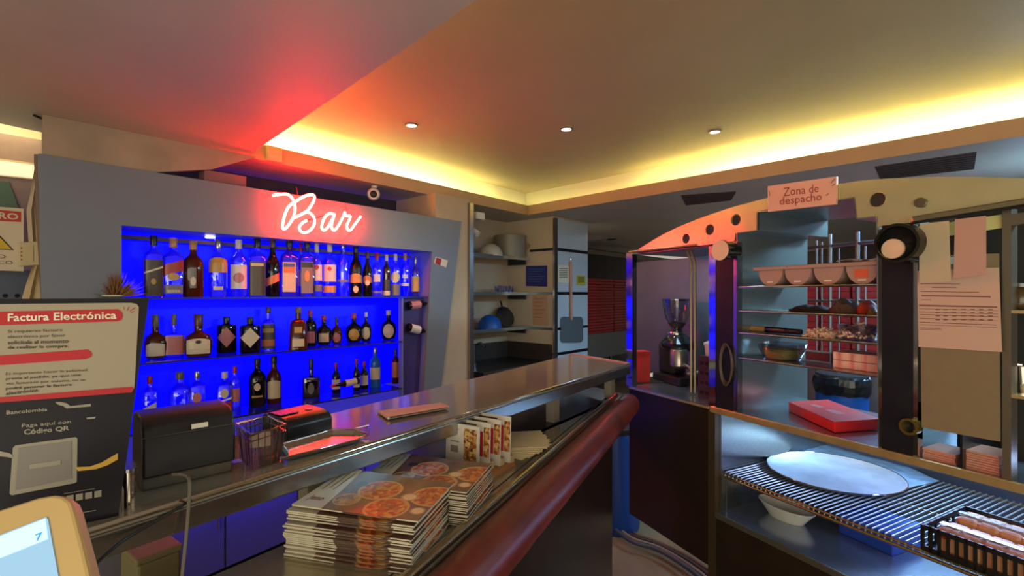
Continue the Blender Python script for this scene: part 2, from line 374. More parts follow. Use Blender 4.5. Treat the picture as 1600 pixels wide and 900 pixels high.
capm = {'dark': M_('cap_dark', (40, 36, 36)), 'cork': M_('cap_cork', (190, 130, 84)), 'silver': mat('cap_silver', (170, 160, 160), .25, .9), 'white': M_('cap_white', (230, 205, 195)),
        'red': M_('cap_red', (190, 28, 30)), 'orange': M_('cap_orange', (214, 70, 36)), 'brown': M_('cap_brown', (92, 54, 40)), 'olive': M_('cap_olive', (110, 92, 70))}
SH = {  # body profile (half-width fraction, height fraction, exponent)
 'tall': dict(p=2, pr=[(.9, 0), (1, .02), (1, .60), (.92, .68), (.5, .75), (.36, .79), (.34, .9)]),
 'square': dict(p=5, pr=[(.94, 0), (1, .02), (1, .66), (.9, .71), (.45, .76), (.34, .80), (.33, .9)]),
 'round_sh': dict(p=2.6, pr=[(.9, 0), (1, .03), (1, .5), (.97, .6), (.8, .68), (.45, .74), (.32, .78), (.32, .88)]),
 'wine': dict(p=2, pr=[(.9, 0), (1, .02), (1, .52), (.85, .62), (.5, .7), (.38, .78), (.36, .94)]),
 'flask': dict(p=4, pr=[(.9, 0), (1, .03), (1, .72), (.93, .77), (.4, .8), (.3, .82), (.3, .9)]),
 'squat': dict(p=3, pr=[(.6, 0), (.84, .02), (.98, .2), (1, .36), (.82, .5), (.35, .58), (.3, .62), (.3, .72)]),
 'oval': dict(p=2.2, pr=[(.6, 0), (.8, .02), (1, .22), (1, .42), (.8, .56), (.4, .64), (.28, .68), (.27, .84)]),
 'low': dict(p=5, pr=[(.9, 0), (1, .03), (1, .5), (.95, .53), (.3, .56), (.24, .58), (.24, .74)]),
 'decanter': dict(p=4, pr=[(1, 0), (1.0, .03), (.86, .6), (.7, .68), (.3, .72), (.3, .85)]),
}
def bottle(px, ybase, ytop, wpx, sh, gm, cap, labels, label, shelf, off=None, cap_fr=.16, M=None, group='bottles on the blue lit shelves'):
    """labels: list of (z0, z1, half width fraction, colour key, shape)"""
    z = ZS[shelf]
    if off is None:
        if shelf == 0: off = .11
        else:
            p = atz(px, ybase, z); off = min(max((p-PL.o).dot(PL.n), .05), .19)
    p = PL.hit(px, ybase, off); Y = p.y
    # seen width -> real half width, seen height -> real height
    hw = wpx/2*Y/F*.92
    top = H-(ytop-HY)*Y/F; h = top-z
    loc = V((p.x, p.y, z+.0005)); Mx = T(loc) @ RZ(-math.atan2(p.x, p.y))
    if M is not None: Mx = M
    b = thing('bottle', label, 'bottle', Mx, group)
    d = SH[sh]; p_ = d['p']; n = 18; sy = .8 if sh in ('flask', 'low', 'oval', 'squat') else 1
    prof = []
    for (r, zz) in d['pr']:
        prof.append((r*hw, zz*h, 2 if zz > .7 or r < .5 else p_, sy if r > .5 else 1))
    MB().lathe([(prof[0][0]*.85, 0, p_, sy)]+prof, n).build('glass_body', gm, b, smooth=True)
    nw = prof[-1][0]; zt = prof[-1][1]
    cw = nw*(1.15 if h-zt < .06 else 1.12)
    z0 = min(zt, h*(1-cap_fr))
    MB().lathe([(cw*.98, z0), (cw, z0+.002), (cw, h-.003), (cw*.9, h)], 14).build('cap', capm[cap], b, smooth=True)
    lab_o = None
    for (a, e, wf, col, shp) in labels:
        mb = MB(); pts = []
        N = 10
        def rad(zf):
            pr = d['pr']
            for i in range(len(pr)-1):
                if pr[i][1] <= zf <= pr[i+1][1]:
                    t = (zf-pr[i][1])/max(1e-6, pr[i+1][1]-pr[i][1]); return pr[i][0]+(pr[i+1][0]-pr[i][0])*t
            return pr[-1][0]
        def surf(xf, zf):                   # xf in -1..1 of half width
            r = rad(zf)*hw; x = xf*hw; x = max(-r*.97, min(r*.97, x))
            y = (1-abs(x/r)**p_)**(1/p_)*r*sy; return V((x*1.01, -y-(.0012 if lab_o is None else .0024), zf*h))
        if shp == 'rect' or shp == 'diag' or shp == 'arch':
            cols = []
            for i in range(N+1):
                xf = -wf+2*wf*i/N; k = (xf/wf)
                dz = .05*k if shp == 'diag' else 0
                t = e - (.04*k*k if shp == 'arch' else 0)
                cols.append((surf(xf, a+dz), surf(xf, t+dz)))
            RW = 6; vs = []
            for r_ in range(RW+1):
                for i in range(N+1):
                    xf = -wf+2*wf*i/N; dz = .05*(xf/wf) if shp == 'diag' else 0; t = e-(.04*(xf/wf)**2 if shp == 'arch' else 0)
                    vs.append(surf(xf, (a+dz)+(t-a)*r_/RW))
            mb.add(vs, [(r_*(N+1)+i, r_*(N+1)+i+1, (r_+1)*(N+1)+i+1, (r_+1)*(N+1)+i) for r_ in range(RW) for i in range(N)])
        else:
            zc = (a+e)/2; rz = (e-a)/2; K = 24; NR = 4; vs = [surf(0, zc)]
            for r_ in range(1, NR+1):
                for j in range(K):
                    t = 2*math.pi*j/K; c_, s_ = math.cos(t), math.sin(t); k = 1/(abs(c_)+abs(s_)) if shp == 'diamond' else 1
                    vs.append(surf(wf*c_*k*r_/NR, zc+rz*s_*k*r_/NR))
            for v_ in vs: v_.y -= .0013
            fs = [(0, 1+j, 1+(j+1) % K) for j in range(K)]
            for r_ in range(NR-1):
                for j in range(K): fs.append((1+r_*K+j, 1+(r_+1)*K+j, 1+(r_+1)*K+(j+1) % K, 1+r_*K+(j+1) % K))
            mb.add(vs, fs)
        if lab_o is None: lab_o = mb.build('paper_label', lab[col], b)
        else: mb.build('label_mark', lab[col], lab_o)
    return b
B = bottle; G = 'rect'
# top row, left to right
B(240, 465, 368, 28, 'square', clear, 'dark', [(.02, .6, .92, 'brown', G), (.42, .45, .9, 'cream', 'diag'), (.2, .3, .25, 'gold', 'oval')], 'square clear bottle with tall brown diagonal label, leftmost on the top shelf', 0)
B(271, 465, 372, 30, 'square', clear, 'cork', [(.40, .58, .92, 'red', 'diag'), (.28, .40, .55, 'gold', 'oval'), (.06, .2, .85, 'grey', G), (.08, .12, .6, 'cream', G)], 'square bottle with red slanting label and tan cap, top shelf', 0)
B(302, 465, 377, 31, 'round_sh', gl_amber, 'cork', [(.16, .52, .28, 'grey', G), (.2, .36, .25, 'cream', 'oval')], 'round shouldered amber rum bottle with grey strip label, top shelf', 0)
B(341, 465, 374, 28, 'round_sh', clear, 'silver', [(.42, .68, .95, 'gold', 'arch'), (.12, .18, .5, 'cream', G)], 'clear bottle with gold arched label high up, under the small downlight', 0)
B(373, 465, 375, 26, 'tall', clear, 'white', [(.14, .56, .92, 'white', G), (.24, .42, .6, 'pink', 'oval')], 'clear bottle with large white label and purple crest, top shelf', 0)
B(402, 465, 373, 27, 'square', clear, 'dark', [(.02, .6, .92, 'brown', G), (.52, .57, .7, 'cream', G)], 'square bottle with dark label and pale name strip, top shelf', 0)
B(426, 465, 373, 22, 'wine', gl_dark, 'brown', [(.22, .36, .9, 'orange', 'diag')], 'black whisky bottle with slanting tan label, top shelf', 0)
B(470, 463, 381, 12, 'tall', clear, 'red', [(.2, .5, .8, 'white', G)], 'slim red capped bottle behind the pink-tinted bottle, top shelf', 0, off=.17)
B(452, 465, 372, 28, 'square', gl_pink_lit, 'dark', [(.08, .58, .7, 'cream', G), (.5, .56, .6, 'blue', G), (.4, .5, .6, 'orange', G)], 'clear bottle tinted pink for the neon light, cream and orange label', 0)
B(480, 465, 374, 26, 'square', clear, 'dark', [(.06, .6, .7, 'grey', G), (.5, .59, .65, 'black', G), (.25, .45, .3, 'gold', 'oval')], 'clear bottle with black banded grey label, right of the pink-tinted bottle', 0)
B(495, 465, 381, 18, 'tall', clear, 'white', [(.3, .6, .9, 'white', G), (.5, .6, .35, 'red', 'oval'), (.1, .22, .9, 'grey', G)], 'white rum bottle with white label and tan cap, left of its twin', 0)
B(515, 465, 381, 22, 'tall', clear, 'white', [(.28, .6, .92, 'white', G), (.48, .56, .3, 'red', 'oval'), (.08, .2, .9, 'gold', G)], 'wider white rum bottle with bat red mark and white label', 0)
B(536, 465, 374, 20, 'wine', glass('pale_blue_glass', (150, 160, 255), .2), 'silver', [(.25, .29, .9, 'grey', G)], 'tall frosted blue vodka bottle with no large label', 0)
B(556, 465, 382, 21, 'wine', gl_dark, 'dark', [(.26, .44, .9, 'gold', 'arch'), (.46, .56, .85, 'black', G), (.07, .2, .4, 'cream', 'oval')], 'dark brown liqueur bottle with gold arched label, top shelf', 0)
B(574, 465, 393, 16, 'wine', gl_dark, 'brown', [(.3, .46, .85, 'orange', 'arch'), (.24, .36, .5, 'cream', 'oval')], 'smaller dark cream liqueur bottle beside the gold labelled one', 0)
B(589, 465, 395, 18, 'tall', clear, 'red', [(.33, .5, .6, 'white', G), (.08, .12, .8, 'grey', G)], 'clear bottle with red cap and small white label, top shelf', 0)
B(604, 465, 398, 14, 'tall', gl_am2, 'white', [(.0, .4, .9, 'brown', G), (.02, .13, .8, 'cream', G)], 'slim bottle half full of dark red liquid, top shelf', 0)
B(618, 465, 397, 16, 'tall', clear, 'white', [(.32, .58, .85, 'cream', 'oval'), (.02, .28, .9, 'grey', G)], 'clear bottle with oval cream label and white cap, top shelf', 0)
B(633, 465, 396, 15, 'tall', glass('blue_glass', (90, 100, 255), .12), 'cork', [(.24, .3, .9, 'white', G), (.42, .5, .6, 'white', G)], 'blue bottle with tan cap and white band, second from right on top', 0)
B(649, 465, 402, 14, 'round_sh', clear, 'silver', [(.12, .5, .95, 'gold', G)], 'small bottle with beige label at the right end of the top shelf', 0)
# middle row
B(243, 556, 492, 32, 'squat', gl_amber, 'olive', [(.06, .36, .8, 'cream', 'arch')], 'squat brandy bottle with cream label partly behind the menu board', 1)
B(272, 553, 491, 30, 'low', clear, 'olive', [(.06, .5, .95, 'pink', G)], 'low square clear bottle with purple pink label, middle shelf', 1)
B(310, 557, 491, 42, 'squat', gl_amber, 'brown', [(.08, .44, .78, 'cream', 'arch'), (.32, .4, .2, 'brown', 'oval')], 'large squat amber bottle with cream arched label, middle shelf', 1)
B(354, 549, 495, 30, 'flask', gl_dark, 'dark', [(.16, .72, .9, 'pink', 'diamond')], 'black gin flask with pink diamond label', 1)
B(391, 551, 496, 31, 'flask', gl_dark, 'dark', [(.16, .72, .92, 'cream', 'diamond')], 'black gin flask with cream diamond label', 1)
B(419, 542, 480, 24, 'decanter', clear, 'brown', [(.02, .6, .85, 'brown', G), (.4, .5, .7, 'gold', G), (.08, .24, .8, 'orange', G)], 'tapered whisky bottle with gold banded label and round stopper', 1, cap_fr=.14)
B(485, 541, 485, 20, 'round_sh', gl_green, 'red', [(.1, .42, .7, 'pink', G)], 'blue green bottle with red cap behind the brown decanter', 1, off=.17)
B(466, 546, 480, 30, 'decanter', gl_amber, 'olive', [(.08, .26, .6, 'cream', G), (.4, .54, .4, 'gold', G)], 'tall brown tequila decanter with glass stopper, middle shelf', 1, cap_fr=.13)
B(526, 533, 496, 18, 'oval', gl_amber, 'dark', [(.06, .4, .7, 'pink', 'oval')], 'small round amber bottle with pale oval label beside the red capped round one', 1)
B(506, 538, 493, 26, 'oval', gl_dark, 'red', [(.1, .4, .6, 'cream', G)], 'round dark bottle with red cap and square cream label', 1)
B(572, 530, 488, 18, 'oval', gl_dark, 'white', [(.08, .5, .7, 'cream', 'oval')], 'dark bottle with beige oval label and pale cap, left of the gap on middle shelf', 1)
B(553, 534, 490, 28, 'oval', gl_dark, 'orange', [(.08, .48, .6, 'gold', 'oval')], 'round dark bottle with orange cap and gold oval label', 1)
B(607, 529, 485, 26, 'oval', gl_dark, 'white', [(.06, .54, .68, 'cream', 'oval')], 'round dark rum bottle with big beige oval label, rightmost on the middle shelf', 1)
# lower row
B(234, 640, 588, 22, 'square', clear, 'red', [(.2, .4, .8, 'white', 'diag')], 'clear bottle with diagonal stripes half hidden by the menu board', 2)
B(281, 638, 581, 34, 'round_sh', clear, 'olive', [(.1, .3, .5, 'blue', 'oval')], 'round clear bottle with olive ball cap, lower shelf', 2)
B(308, 633, 580, 25, 'square', clear, 'silver', [(.3, .55, .5, 'pink', 'oval'), (.15, .2, .8, 'white', 'diag'), (.25, .28, .8, 'white', 'diag')], 'clear whisky bottle with striped label and round seal, lower shelf', 2)
B(367, 628, 572, 18, 'tall', clear, 'red', [(.2, .5, .8, 'pink', G)], 'clear bottle with red cap behind the red striped bottle', 2, off=.18)
B(351, 631, 581, 25, 'square', clear, 'white', [(.04, .26, .85, 'red', G), (.28, .33, .85, 'white', 'diag'), (.36, .6, .45, 'cream', 'oval')], 'bottle with red base label and white diagonal stripes, lower shelf', 2)
B(428, 622, 556, 24, 'wine', gl_amber, 'dark', [(.12, .5, .8, 'cream', 'arch')], 'brown brandy bottle with tall cream label, lower shelf', 2)
B(402, 631, 560, 27, 'round_sh', gl_dark, 'dark', [(.34, .5, .35, 'cream', 'oval'), (.2, .24, .6, 'gold', G)], 'black bottle with small cream seal, lower shelf', 2)
B(486, 616, 561, 28, 'low', gl_am2, 'dark', [(.1, .4, .35, 'grey', 'oval')], 'stubby faceted bottle with large black stopper, lower shelf', 2, cap_fr=.24)
B(557, 600, 561, 12, 'wine', gl_dark, 'red', [(.12, .42, .85, 'cream', G)], 'small red capped wine bottle behind the lying one, lower shelf', 2, off=.16)
B(525, 611, 567, 14, 'wine', gl_dark, 'red', [(.14, .46, .9, 'cream', G)], 'small wine bottle with red capsule at the left of the lying bottle', 2)
B(569, 604, 565, 14, 'wine', gl_dark, 'red', [(.14, .5, .9, 'cream', G)], 'small wine bottle with red capsule at the right of the lying bottle', 2)
B(586, 596, 543, 19, 'tall', gl_tea, 'silver', [(.2, .5, .85, 'cream', G)], 'sky blue gin bottle with pale label, lower shelf', 2)
B(618, 591, 545, 14, 'tall', gl_amber, 'dark', [(.18, .62, .85, 'orange', G)], 'slender bottle with tan label, rightmost on the lower shelf', 2)
# lying ones
p = atz(512, 603, ZS[2]); Ml = T(PL.hit(518, 604, .09)*1) ; q_ = PL.o+PL.n*.09
def lying(pxa, pya, off, ang, hw, label, grp, lbl='cream', capc='red', L=.16):
    p = PL.hit(pxa, pya, off); Mx = PL.frame(p) @ Matrix.Rotation(math.radians(ang), 4, 'Y')
    b = thing('bottle', label, 'bottle', Mx, grp)
    MB().lathe([(hw*.9, 0), (hw, .004), (hw, L*.55), (hw*.5, L*.72), (hw*.36, L*.78), (hw*.36, L*.9)], 14).build('glass_body', gl_dark, b, smooth=True)
    MB().lathe([(hw*.42, L*.84), (hw*.42, L)], 10).build('cap', capm[capc], b, smooth=True)
    MB().lathe([(hw*1.02, L*.1), (hw*1.02, L*.5)], 14, cap='b').build('paper_label', lab[lbl], b, smooth=True)
lying(560, 595, .07, -93, .021, 'wine bottle lying on its side with a cream label, lower shelf', 'bottles on the blue lit shelves', L=.19)
lying(637, 478, .03, 85, .03, 'upper wine bottle lying in the side rack right of the shelves', 'wine bottles in the side rack', 'pink', 'brown', L=.2)
lying(637, 511, .03, 105, .03, 'lower wine bottle lying in the side rack right of the shelves', 'wine bottles in the side rack', 'white', 'brown', L=.2)
q = PL.hit(621, 613, .0)
m = MB().lathe([(.03, 0, 4), (.032, .01, 4), (.016, .05, 3), (.01, .065, 2), (.014, .075, 2), (.004, .09, 2)], 12, T((q.x, q.y, .885)) )
for zz in (0,): pass
# gold fibre ornament left of shelf
p = PL.hit(180, 465, -.02)
orn = thing('dried_plant', 'brown dried plant tuft on a small cream saucer behind the menu board', 'plant', T((p.x-.0, p.y, p.z-.0)))
m = MB()
for i in range(260):
    a = random.uniform(0, 6.28); e = random.uniform(.1, 1.5); L = random.uniform(.075, .125)
    d = V((math.cos(a)*math.cos(e)*1.3, math.sin(a)*math.cos(e)*.5, math.sin(e)))*L; d0 = V((d.x*.2, d.y*.2, .004))
    s_ = V((-.004, 0, .002)); m.face([d0-s_, d0+s_, d])
m.build('leaf_tuft', mat('dry_brown', (140, 98, 62), .8), orn, kind='stuff')
MB().lathe([(.02, 0), (.045, .006), (.048, .012), (.044, .010)], 18).build('saucer', paper, orn, smooth=True)
# what the saucer stands on: low ledge fixed to the panel
MB().box((plp(PL.hit(150, 465))[0], -.07, p.z-.016), (plp(PL.hit(215, 465))[0], 0, p.z-.002)).build('ledge', panel_m, BB)

# ================================================================== BAR COUNTER
ZU, ZL = 1.22, 1.07
ua, ub = atz(130, 830, ZU), atz(985, 568, ZU); uc_ = atz(895, 553, ZU); ud_ = atz(520, 645, ZU)
du = (ub-ua).normalized(); dd = (uc_-ud_).normalized()
ua2 = ua-du*.75; ud2 = ud_-dd*1.5
la, lb = atz(655, 900, ZL), atz(966, 619, ZL); dl = (lb-la).normalized(); nl = V((dl.y, -dl.x, 0))
la2 = la-dl*.75
BAR = thing('bar_counter', 'steel topped bar counter with raised glass-smooth shelf and red padded rail', 'bar counter', fr2(V((la.x, la.y, 0)), V((lb.x, lb.y, 0))))
Ri = BAR.matrix_world.inverted()
t_ = .045
m = MB(Ri).prism([V((p.x, p.y, ZU-.012)) for p in (ua2, ub, uc_, ud2)], (0, 0, .012)); m.build('raised_shelf_top', steel_top, BAR, bev=.003)
def edge(a, b, z0, z1, th):
    d = (b-a).normalized(); n = V((-d.y, d.x, 0))*th
    return [V((a.x, a.y, z0)), V((b.x, b.y, z0)), V((b.x, b.y, z1)), V((a.x, a.y, z1))], n
q, n_ = edge(ua2, ub, ZU-.05, ZU-.012, .02); MB(Ri).prism(q, n_).build('shelf_apron', steel, BAR, bev=.003)
q, n_ = edge(ub, uc_, ZU-.05, ZU-.012, .02); MB(Ri).prism(q, n_).build('shelf_apron', steel, BAR, bev=.003)
q, n_ = edge(ud2, uc_, ZU-.05, ZU-.012, -.02); MB(Ri).prism(q, n_).build('shelf_apron', steel, BAR)
q, n_ = edge(ub, uc_, ZU, ZU+.004, .02); MB(Ri).prism(q, n_).build('end_strip', mat('tan_edge', (190, 140, 90), .35, .5), BAR)
MB(Ri).tube([V((ua2.x, ua2.y, ZU-.002)), V((ub.x, ub.y, ZU-.002))], .005, 8).build('front_lip', polished, BAR, smooth=True)
# posts under raised shelf
nu = V((-du.y, du.x, 0))
def pu(px, off=.04):
    pl_ = Pl((ua.x, ua.y), (nu.x, nu.y)); return pl_.hit(px, 700, off)
for px in (495, 619, 870, 958):
    c = pu(px); c.z = 0; M_c = fr2(c, c+du)
    zb = ZL if px > 600 else .86
    MB(Ri @ M_c).box((-.02, 0, zb), (.02, .035, ZU-.012)).build('shelf_post', mat('grey_post', (150, 140, 120), .45, .3), BAR)
ub_l = ub+V((0, 0, 0)); 
lowpoly = [la2, lb, ub+nu*.01, ua2+nu*.02]
MB(Ri).prism([V((p.x, p.y, ZL-.012)) for p in lowpoly], (0, 0, .012)).build('counter_top', mat('counter_steel', (176, 166, 142), .2, .6, noise=.08, scale=8, bump=.02), BAR)
um_ = pu(640, .012)
MB(Ri).prism([V((p.x, p.y, ZL-.012)) for p in (um_, ub+nu*.012, uc_-du*.02, ud_.lerp(uc_, .1)-nu*.02)], (0, 0, .011)).build('dark_reflection_board', mat('painted_reflection', (52, 44, 58), .2, .5), BAR)  # reflected shelf underside put in as a dark board
e1, e2_ = la2-nl*.045, lb-nl*.045
MB(Ri).tube([V((la2.x, la2.y, ZL+.003))-nl*.012, V((lb.x, lb.y, ZL+.003))-nl*.012], .012, 10).build('counter_edge_roll', mat('counter_steel2', (170, 158, 130), .15, .95), BAR, smooth=True)
MB(Ri).tube([V((e1.x, e1.y, ZL)), V((e2_.x, e2_.y, ZL))], .002, 6).build('counter_groove', ink, BAR)
# red rail
rr = .052; ca = la2+nl*.048; cb = lb+nl*.048-dl*.0
path = []
N = 26
for i in range(N+1):
    t = i/N; p = ca.lerp(cb, t); p.z = ZL-.036; path.append(p)
rs = [rr*(1+.012*math.sin(i*1.9)) for i in range(N+1)]
tip = cb+dl*.025; tip.z = ZL-.036; path.append(cb+dl*.018+V((0, 0, ZL-.036-cb.z))); rs.append(rr*.93); path.append(tip+dl*.012); rs.append(rr*.6)
MB(Ri).tube(path, rs, 20).build('padded_rail', vinyl, BAR, smooth=True)
# body
be = lb-dl*.06-nl*.035
bp = [la2-nl*.02, be+nl*.02, be-nl*.30, la2-nl*.25]
MB(Ri).prism([V((p.x, p.y, 0)) for p in bp], (0, 0, ZL-.02)).build('front_body', brown, BAR)
# bartender worktop below raised shelf
wp = [ua2+nu*.03, ub+nu*.03-du*.25, uc_-du*.25, ud2]
MB(Ri).prism([V((p.x, p.y, .84)) for p in wp], (0, 0, .02)).build('service_worktop', mat('service_steel', (150, 140, 160), .5, .15, noise=.1), BAR)
wp = [ua2+nu*.05, ub+nu*.05-du*.3, uc_-du*.3-nu*.02, ud2-nu*.02]
MB(Ri).prism([V((p.x, p.y, 0)) for p in wp], (0, 0, .84)).build('service_body', dark, BAR)
m = MB(Ri).tube([pu(952, .1)*1, pu(966, .1)], .001, 4)

# ---- things on the raised shelf
def onU(px, py, z=ZU): return atz(px, py, z)
def prof_box(name_label, cat, a, b, prof, m_, nm, parts=None, bev=.004):
    M = fr2(a, b); L = (V((b.x, b.y, 0))-V((a.x, a.y, 0))).length
    t = thing(nm, name_label, cat, M)
    MB().prism([V((0, y, z)) for y, z in prof], (L, 0, 0)).build('housing', m_, t, bev=bev, smooth=True)
    return t, L
PRN = [(0, .0), (0, .085), (.006, .1), (.02, .112), (.04, .118), (.12, .118), (.135, .11), (.14, .09), (.14, 0)]
PRNb = [(y, z*1.0+.03 if z else .03) for y, z in PRN]
a, b = onU(222, 772), onU(368, 738)
t, L = prof_box('large black receipt printer with curved lid on the raised shelf', 'printer', a, b, [(0, .022), (0, .085), (.012, .108), (.03, .118), (.1, .120), (.12, .11), (.125, .09), (.125, .022)], black, 'receipt_printer')
MB().box((-.0, .01, 0), (L*.98, .115, .022)).build('base', mat('grey_plastic', (88, 78, 66), .5), t, bev=.003)
MB().box((L*.5, -.0015, .094), (L*.68, .002, .102)).build('nameplate', paper, t)
MB().box((.0, .0, .09), (L, .01, .0915)).build('lid_seam', ink, t)
a, b = onU(450, 690), onU(520, 671)
t, L = prof_box('smaller black card terminal with a round button behind the steel tray', 'printer', a, b, [(0, .0), (0, .03), (.01, .042), (.03, .048), (.1, .05), (.11, .04), (.11, 0)], black, 'card_terminal')
MB().lathe([(.001, .049), (.009, .049), (.009, .051), (.001, .0515)], 14, T((L*.72, .05, 0))).build('button', mat('grey_button', (120, 120, 110), .3), t)
MB().box((.005, .04, .0495), (L*.45, .09, .052)).build('lid', mat('black_lid', (20, 18, 20), .25), t, bev=.001)
# wire basket
rim = [atz(x, y, 1.292) for x, y in ((369, 663), (405, 653), (419, 651), (446, 664), (392, 680))]
cenb = sum(rim, V())/5; Mk = T((cenb.x, cenb.y, ZU))
bk = thing('condiment_caddy', 'clear caddy with wire rim holding packets beside the receipt printer', 'caddy', Mk); ki = Mk.inverted()
MB(ki).tube(rim, .0028, 8, closed=True).build('wire_rim', polished, bk, smooth=True)
rim2 = [p+V((0, 0, -.012)) for p in rim]; MB(ki).tube(rim2, .0016, 6, closed=True).build('wire_rim', polished, bk, smooth=True)
bot = [V((*(cenb+(p-cenb)*.82)[:2], ZU+.003)) for p in rim]
m = MB(ki)
for i in range(5): m.face([rim[i], rim[(i+1) % 5], bot[(i+1) % 5], bot[i]])
m.face(bot); m.build('clear_wall', glass('smoky_plastic', (205, 192, 190), .03, .2), bk)
for i in range(5):
    for k_ in range(5):
        t0 = rim[i].lerp(rim[(i+1) % 5], k_/5); b0 = bot[i].lerp(bot[(i+1) % 5], k_/5)
        MB(ki).tube([t0, b0], .0009, 5).build('wire', dsteel, bk)
def card(name, px, y, hit_y, w, h, mt, label, cat, tilt=0, th=.004):
    pass
p = cenb.copy()
for nm, dx, dy, w_, h_, mt, lb_, rz in (('sugar_packet', .012, -.022, .036, .028, paper, 'cream sugar packet leaning in the clear caddy', .5), ('sugar_packet', -.045, -.01, .016, .045, mat('pink_packet', (200, 120, 110), .6), 'tall pink sleeve standing in the left of the clear caddy', .4), ('coaster', .012, .02, .034, .05, mat('tan_card', (150, 110, 90), .7), 'round-cornered tan card standing at the back of the clear caddy', .6)):
    Mx = T((p.x+dx, p.y+dy, ZU+.004+(.028 if nm == 'sugar_packet' and dx > 0 else 0))) @ RZ(rz) @ Matrix.Rotation(-.15, 4, 'X')
    o_ = MB().box((-w_/2, -.003, 0), (w_/2, .003, h_)).build(nm, mt, bev=.001); o_.matrix_world = Mx; tag(o_, lb_, 'packet')
# steel tray
tz = ZU+.003
tc = [atz(x, y, ZU+.012) for x, y in ((437, 717), (561, 686), (574, 678), (556, 671), (520, 671), (442, 693))]
ct = sum(tc, V())/6; Mt = T((ct.x, ct.y, ZU)); ti = Mt.inverted()
tr = thing('serving_tray', 'polished steel tray glowing red from the neon on the raised shelf', 'tray', Mt)
inn = [V((*(ct+(p-ct)*.86)[:2], tz)) for p in tc]
MB(ti).face(inn).build('tray_floor', mat('tray_steel', (210, 205, 200), .2, 1), tr)
m = MB(ti)
for i in range(6): m.face([tc[i], tc[(i+1) % 6], inn[(i+1) % 6], inn[i]])
m.build('tray_wall', polished, tr)
MB(ti).tube(tc, .002, 8, closed=True).build('rim', polished, tr, smooth=True)
MB(ti).tube([tc[1]+V((0, 0, .003)), tc[1]+V((.02, .0, .008)), tc[3]+V((.03, 0.01, .008)), tc[3]+V((0, 0, .003))], .002, 8).build('handle', polished, tr, smooth=True)
# folded napkin
q = [atz(x, y, ZU+.001) for x, y in ((591, 645), (688, 632), (703, 640), (607, 657))]
Mn = fr2(q[3], q[2]); ni = Mn.inverted(); nk = thing('folded_napkin', 'folded pale pink napkin lying alone on the raised shelf', 'napkin', Mn)
for k_ in range(2):
    m = MB(ni); A, Bq = q[3], q[2]; steps = 8
    for i in range(steps):
        z0 = .0+.004*k_; f0, f1 = i/steps, (i+1)/steps
        w0 = V((0, 0, z0+.003+.002*math.sin(f0*3.1+k_))); w1 = V((0, 0, z0+.003+.002*math.sin(f1*3.1+k_)))
        m.face([q[3].lerp(q[0], f0)+w0, q[2].lerp(q[1], f0)+w0, q[2].lerp(q[1], f1)+w1, q[3].lerp(q[0], f1)+w1])
    m.build('fold_layer', pinkp, nk, smooth=True)
MB(ni).tube([q[0]+V((0, 0, .005)), q[3]+V((0, 0, .006))], .004, 8).build('fold_layer', pinkp, nk, smooth=True)

# ---- menu board on the raised shelf
br = atz(185, 806, ZU); tp = aty(232, 466, .775)
hd = V((.788, .616, 0)); upv = (tp-br); nb = hd.cross(upv).normalized()
if nb.y < 0: nb = -nb
def hb(p, off=0):
    r = ray(p[0], p[1]); c = V((0, 0, H)); o_ = br + nb*off
    return c + r*((o_-c).dot(nb)/r.dot(nb))
Mbd = T((br.x-.1, br.y-.08, ZU)); bi = Mbd.inverted()
bd = thing('menu_board', 'black board with electronic invoice notice and payment poster on the raised shelf', 'notice board', Mbd)
bx = [hb((232, 466)), hb((186, 806)), hb((186, 806))-hd*.36, hb((232, 466))-hd*.36-(upv.dot(hd))*hd*0]
blk = [hb((233, 466)), br, br-hd*.36, hb((233, 466))-hd*.38]
MB(bi).prism(blk, nb*.012).build('backing_board', mat('matte_black', (20, 14, 24), .45, spec=.25), bd)
def L3(o): return lambda p: hb(p, -o)
sheet = mat('cream_sheet', (158, 144, 122), .6)
m = MB(bi); poly(m, [(-90, 476), (205, 473), (214, 475), (217, 480), (210, 606), (206, 612), (-90, 636)], L3(.0015)); m.build('notice_sheet', sheet, bd)
m = MB(bi); poly(m, [(-90, 489), (184, 483), (190, 487), (192, 493), (190, 500), (184, 502), (-90, 511)], L3(.0022))
poly(m, [(-90, 562), (136, 546), (142, 549), (144, 554), (142, 558), (134, 561), (-90, 577)], L3(.0022))
poly(m, [(-90, 628), (206, 604), (209, 606), (206, 613), (-90, 636)], L3(.0022))
for a, b in (((194, 484), (192, 479)), ((198, 485), (201, 479)), ((202, 486), (211, 480)), ((203, 489), (209, 486))):
    poly(m, [a, (a[0]+1.2, a[1]+.6), (b[0]+1.2, b[1]+.6), b], L3(.0022))
m.build('red_print', redink, bd)
nsh = [o_ for o_ in bd.children if o_.name == 'notice_sheet'][0]
m = MB(bi); text(m, 'Factura Electrónica', [(12, 490), (182, 486.5), (182, 498), (12, 502.5)], L3(.003), .02)
m.build('heading_lettering', paper, nsh)
m = MB(bi)
for i, (s_, x1, bo) in enumerate((('Si requieres factura', 97, 0), ('electrónica por favor', 102, 0), ('solicítala al momento', 107, .015), ('de realizar la compra.', 107, .02))):
    y = 514+8.4*i; text(m, s_, [(12, y+1.5), (x1, y-1), (x1, y+5), (12, y+7.5)], L3(.0025), bo)
m.build('notice_lettering', ink, nsh)
m = MB(bi)
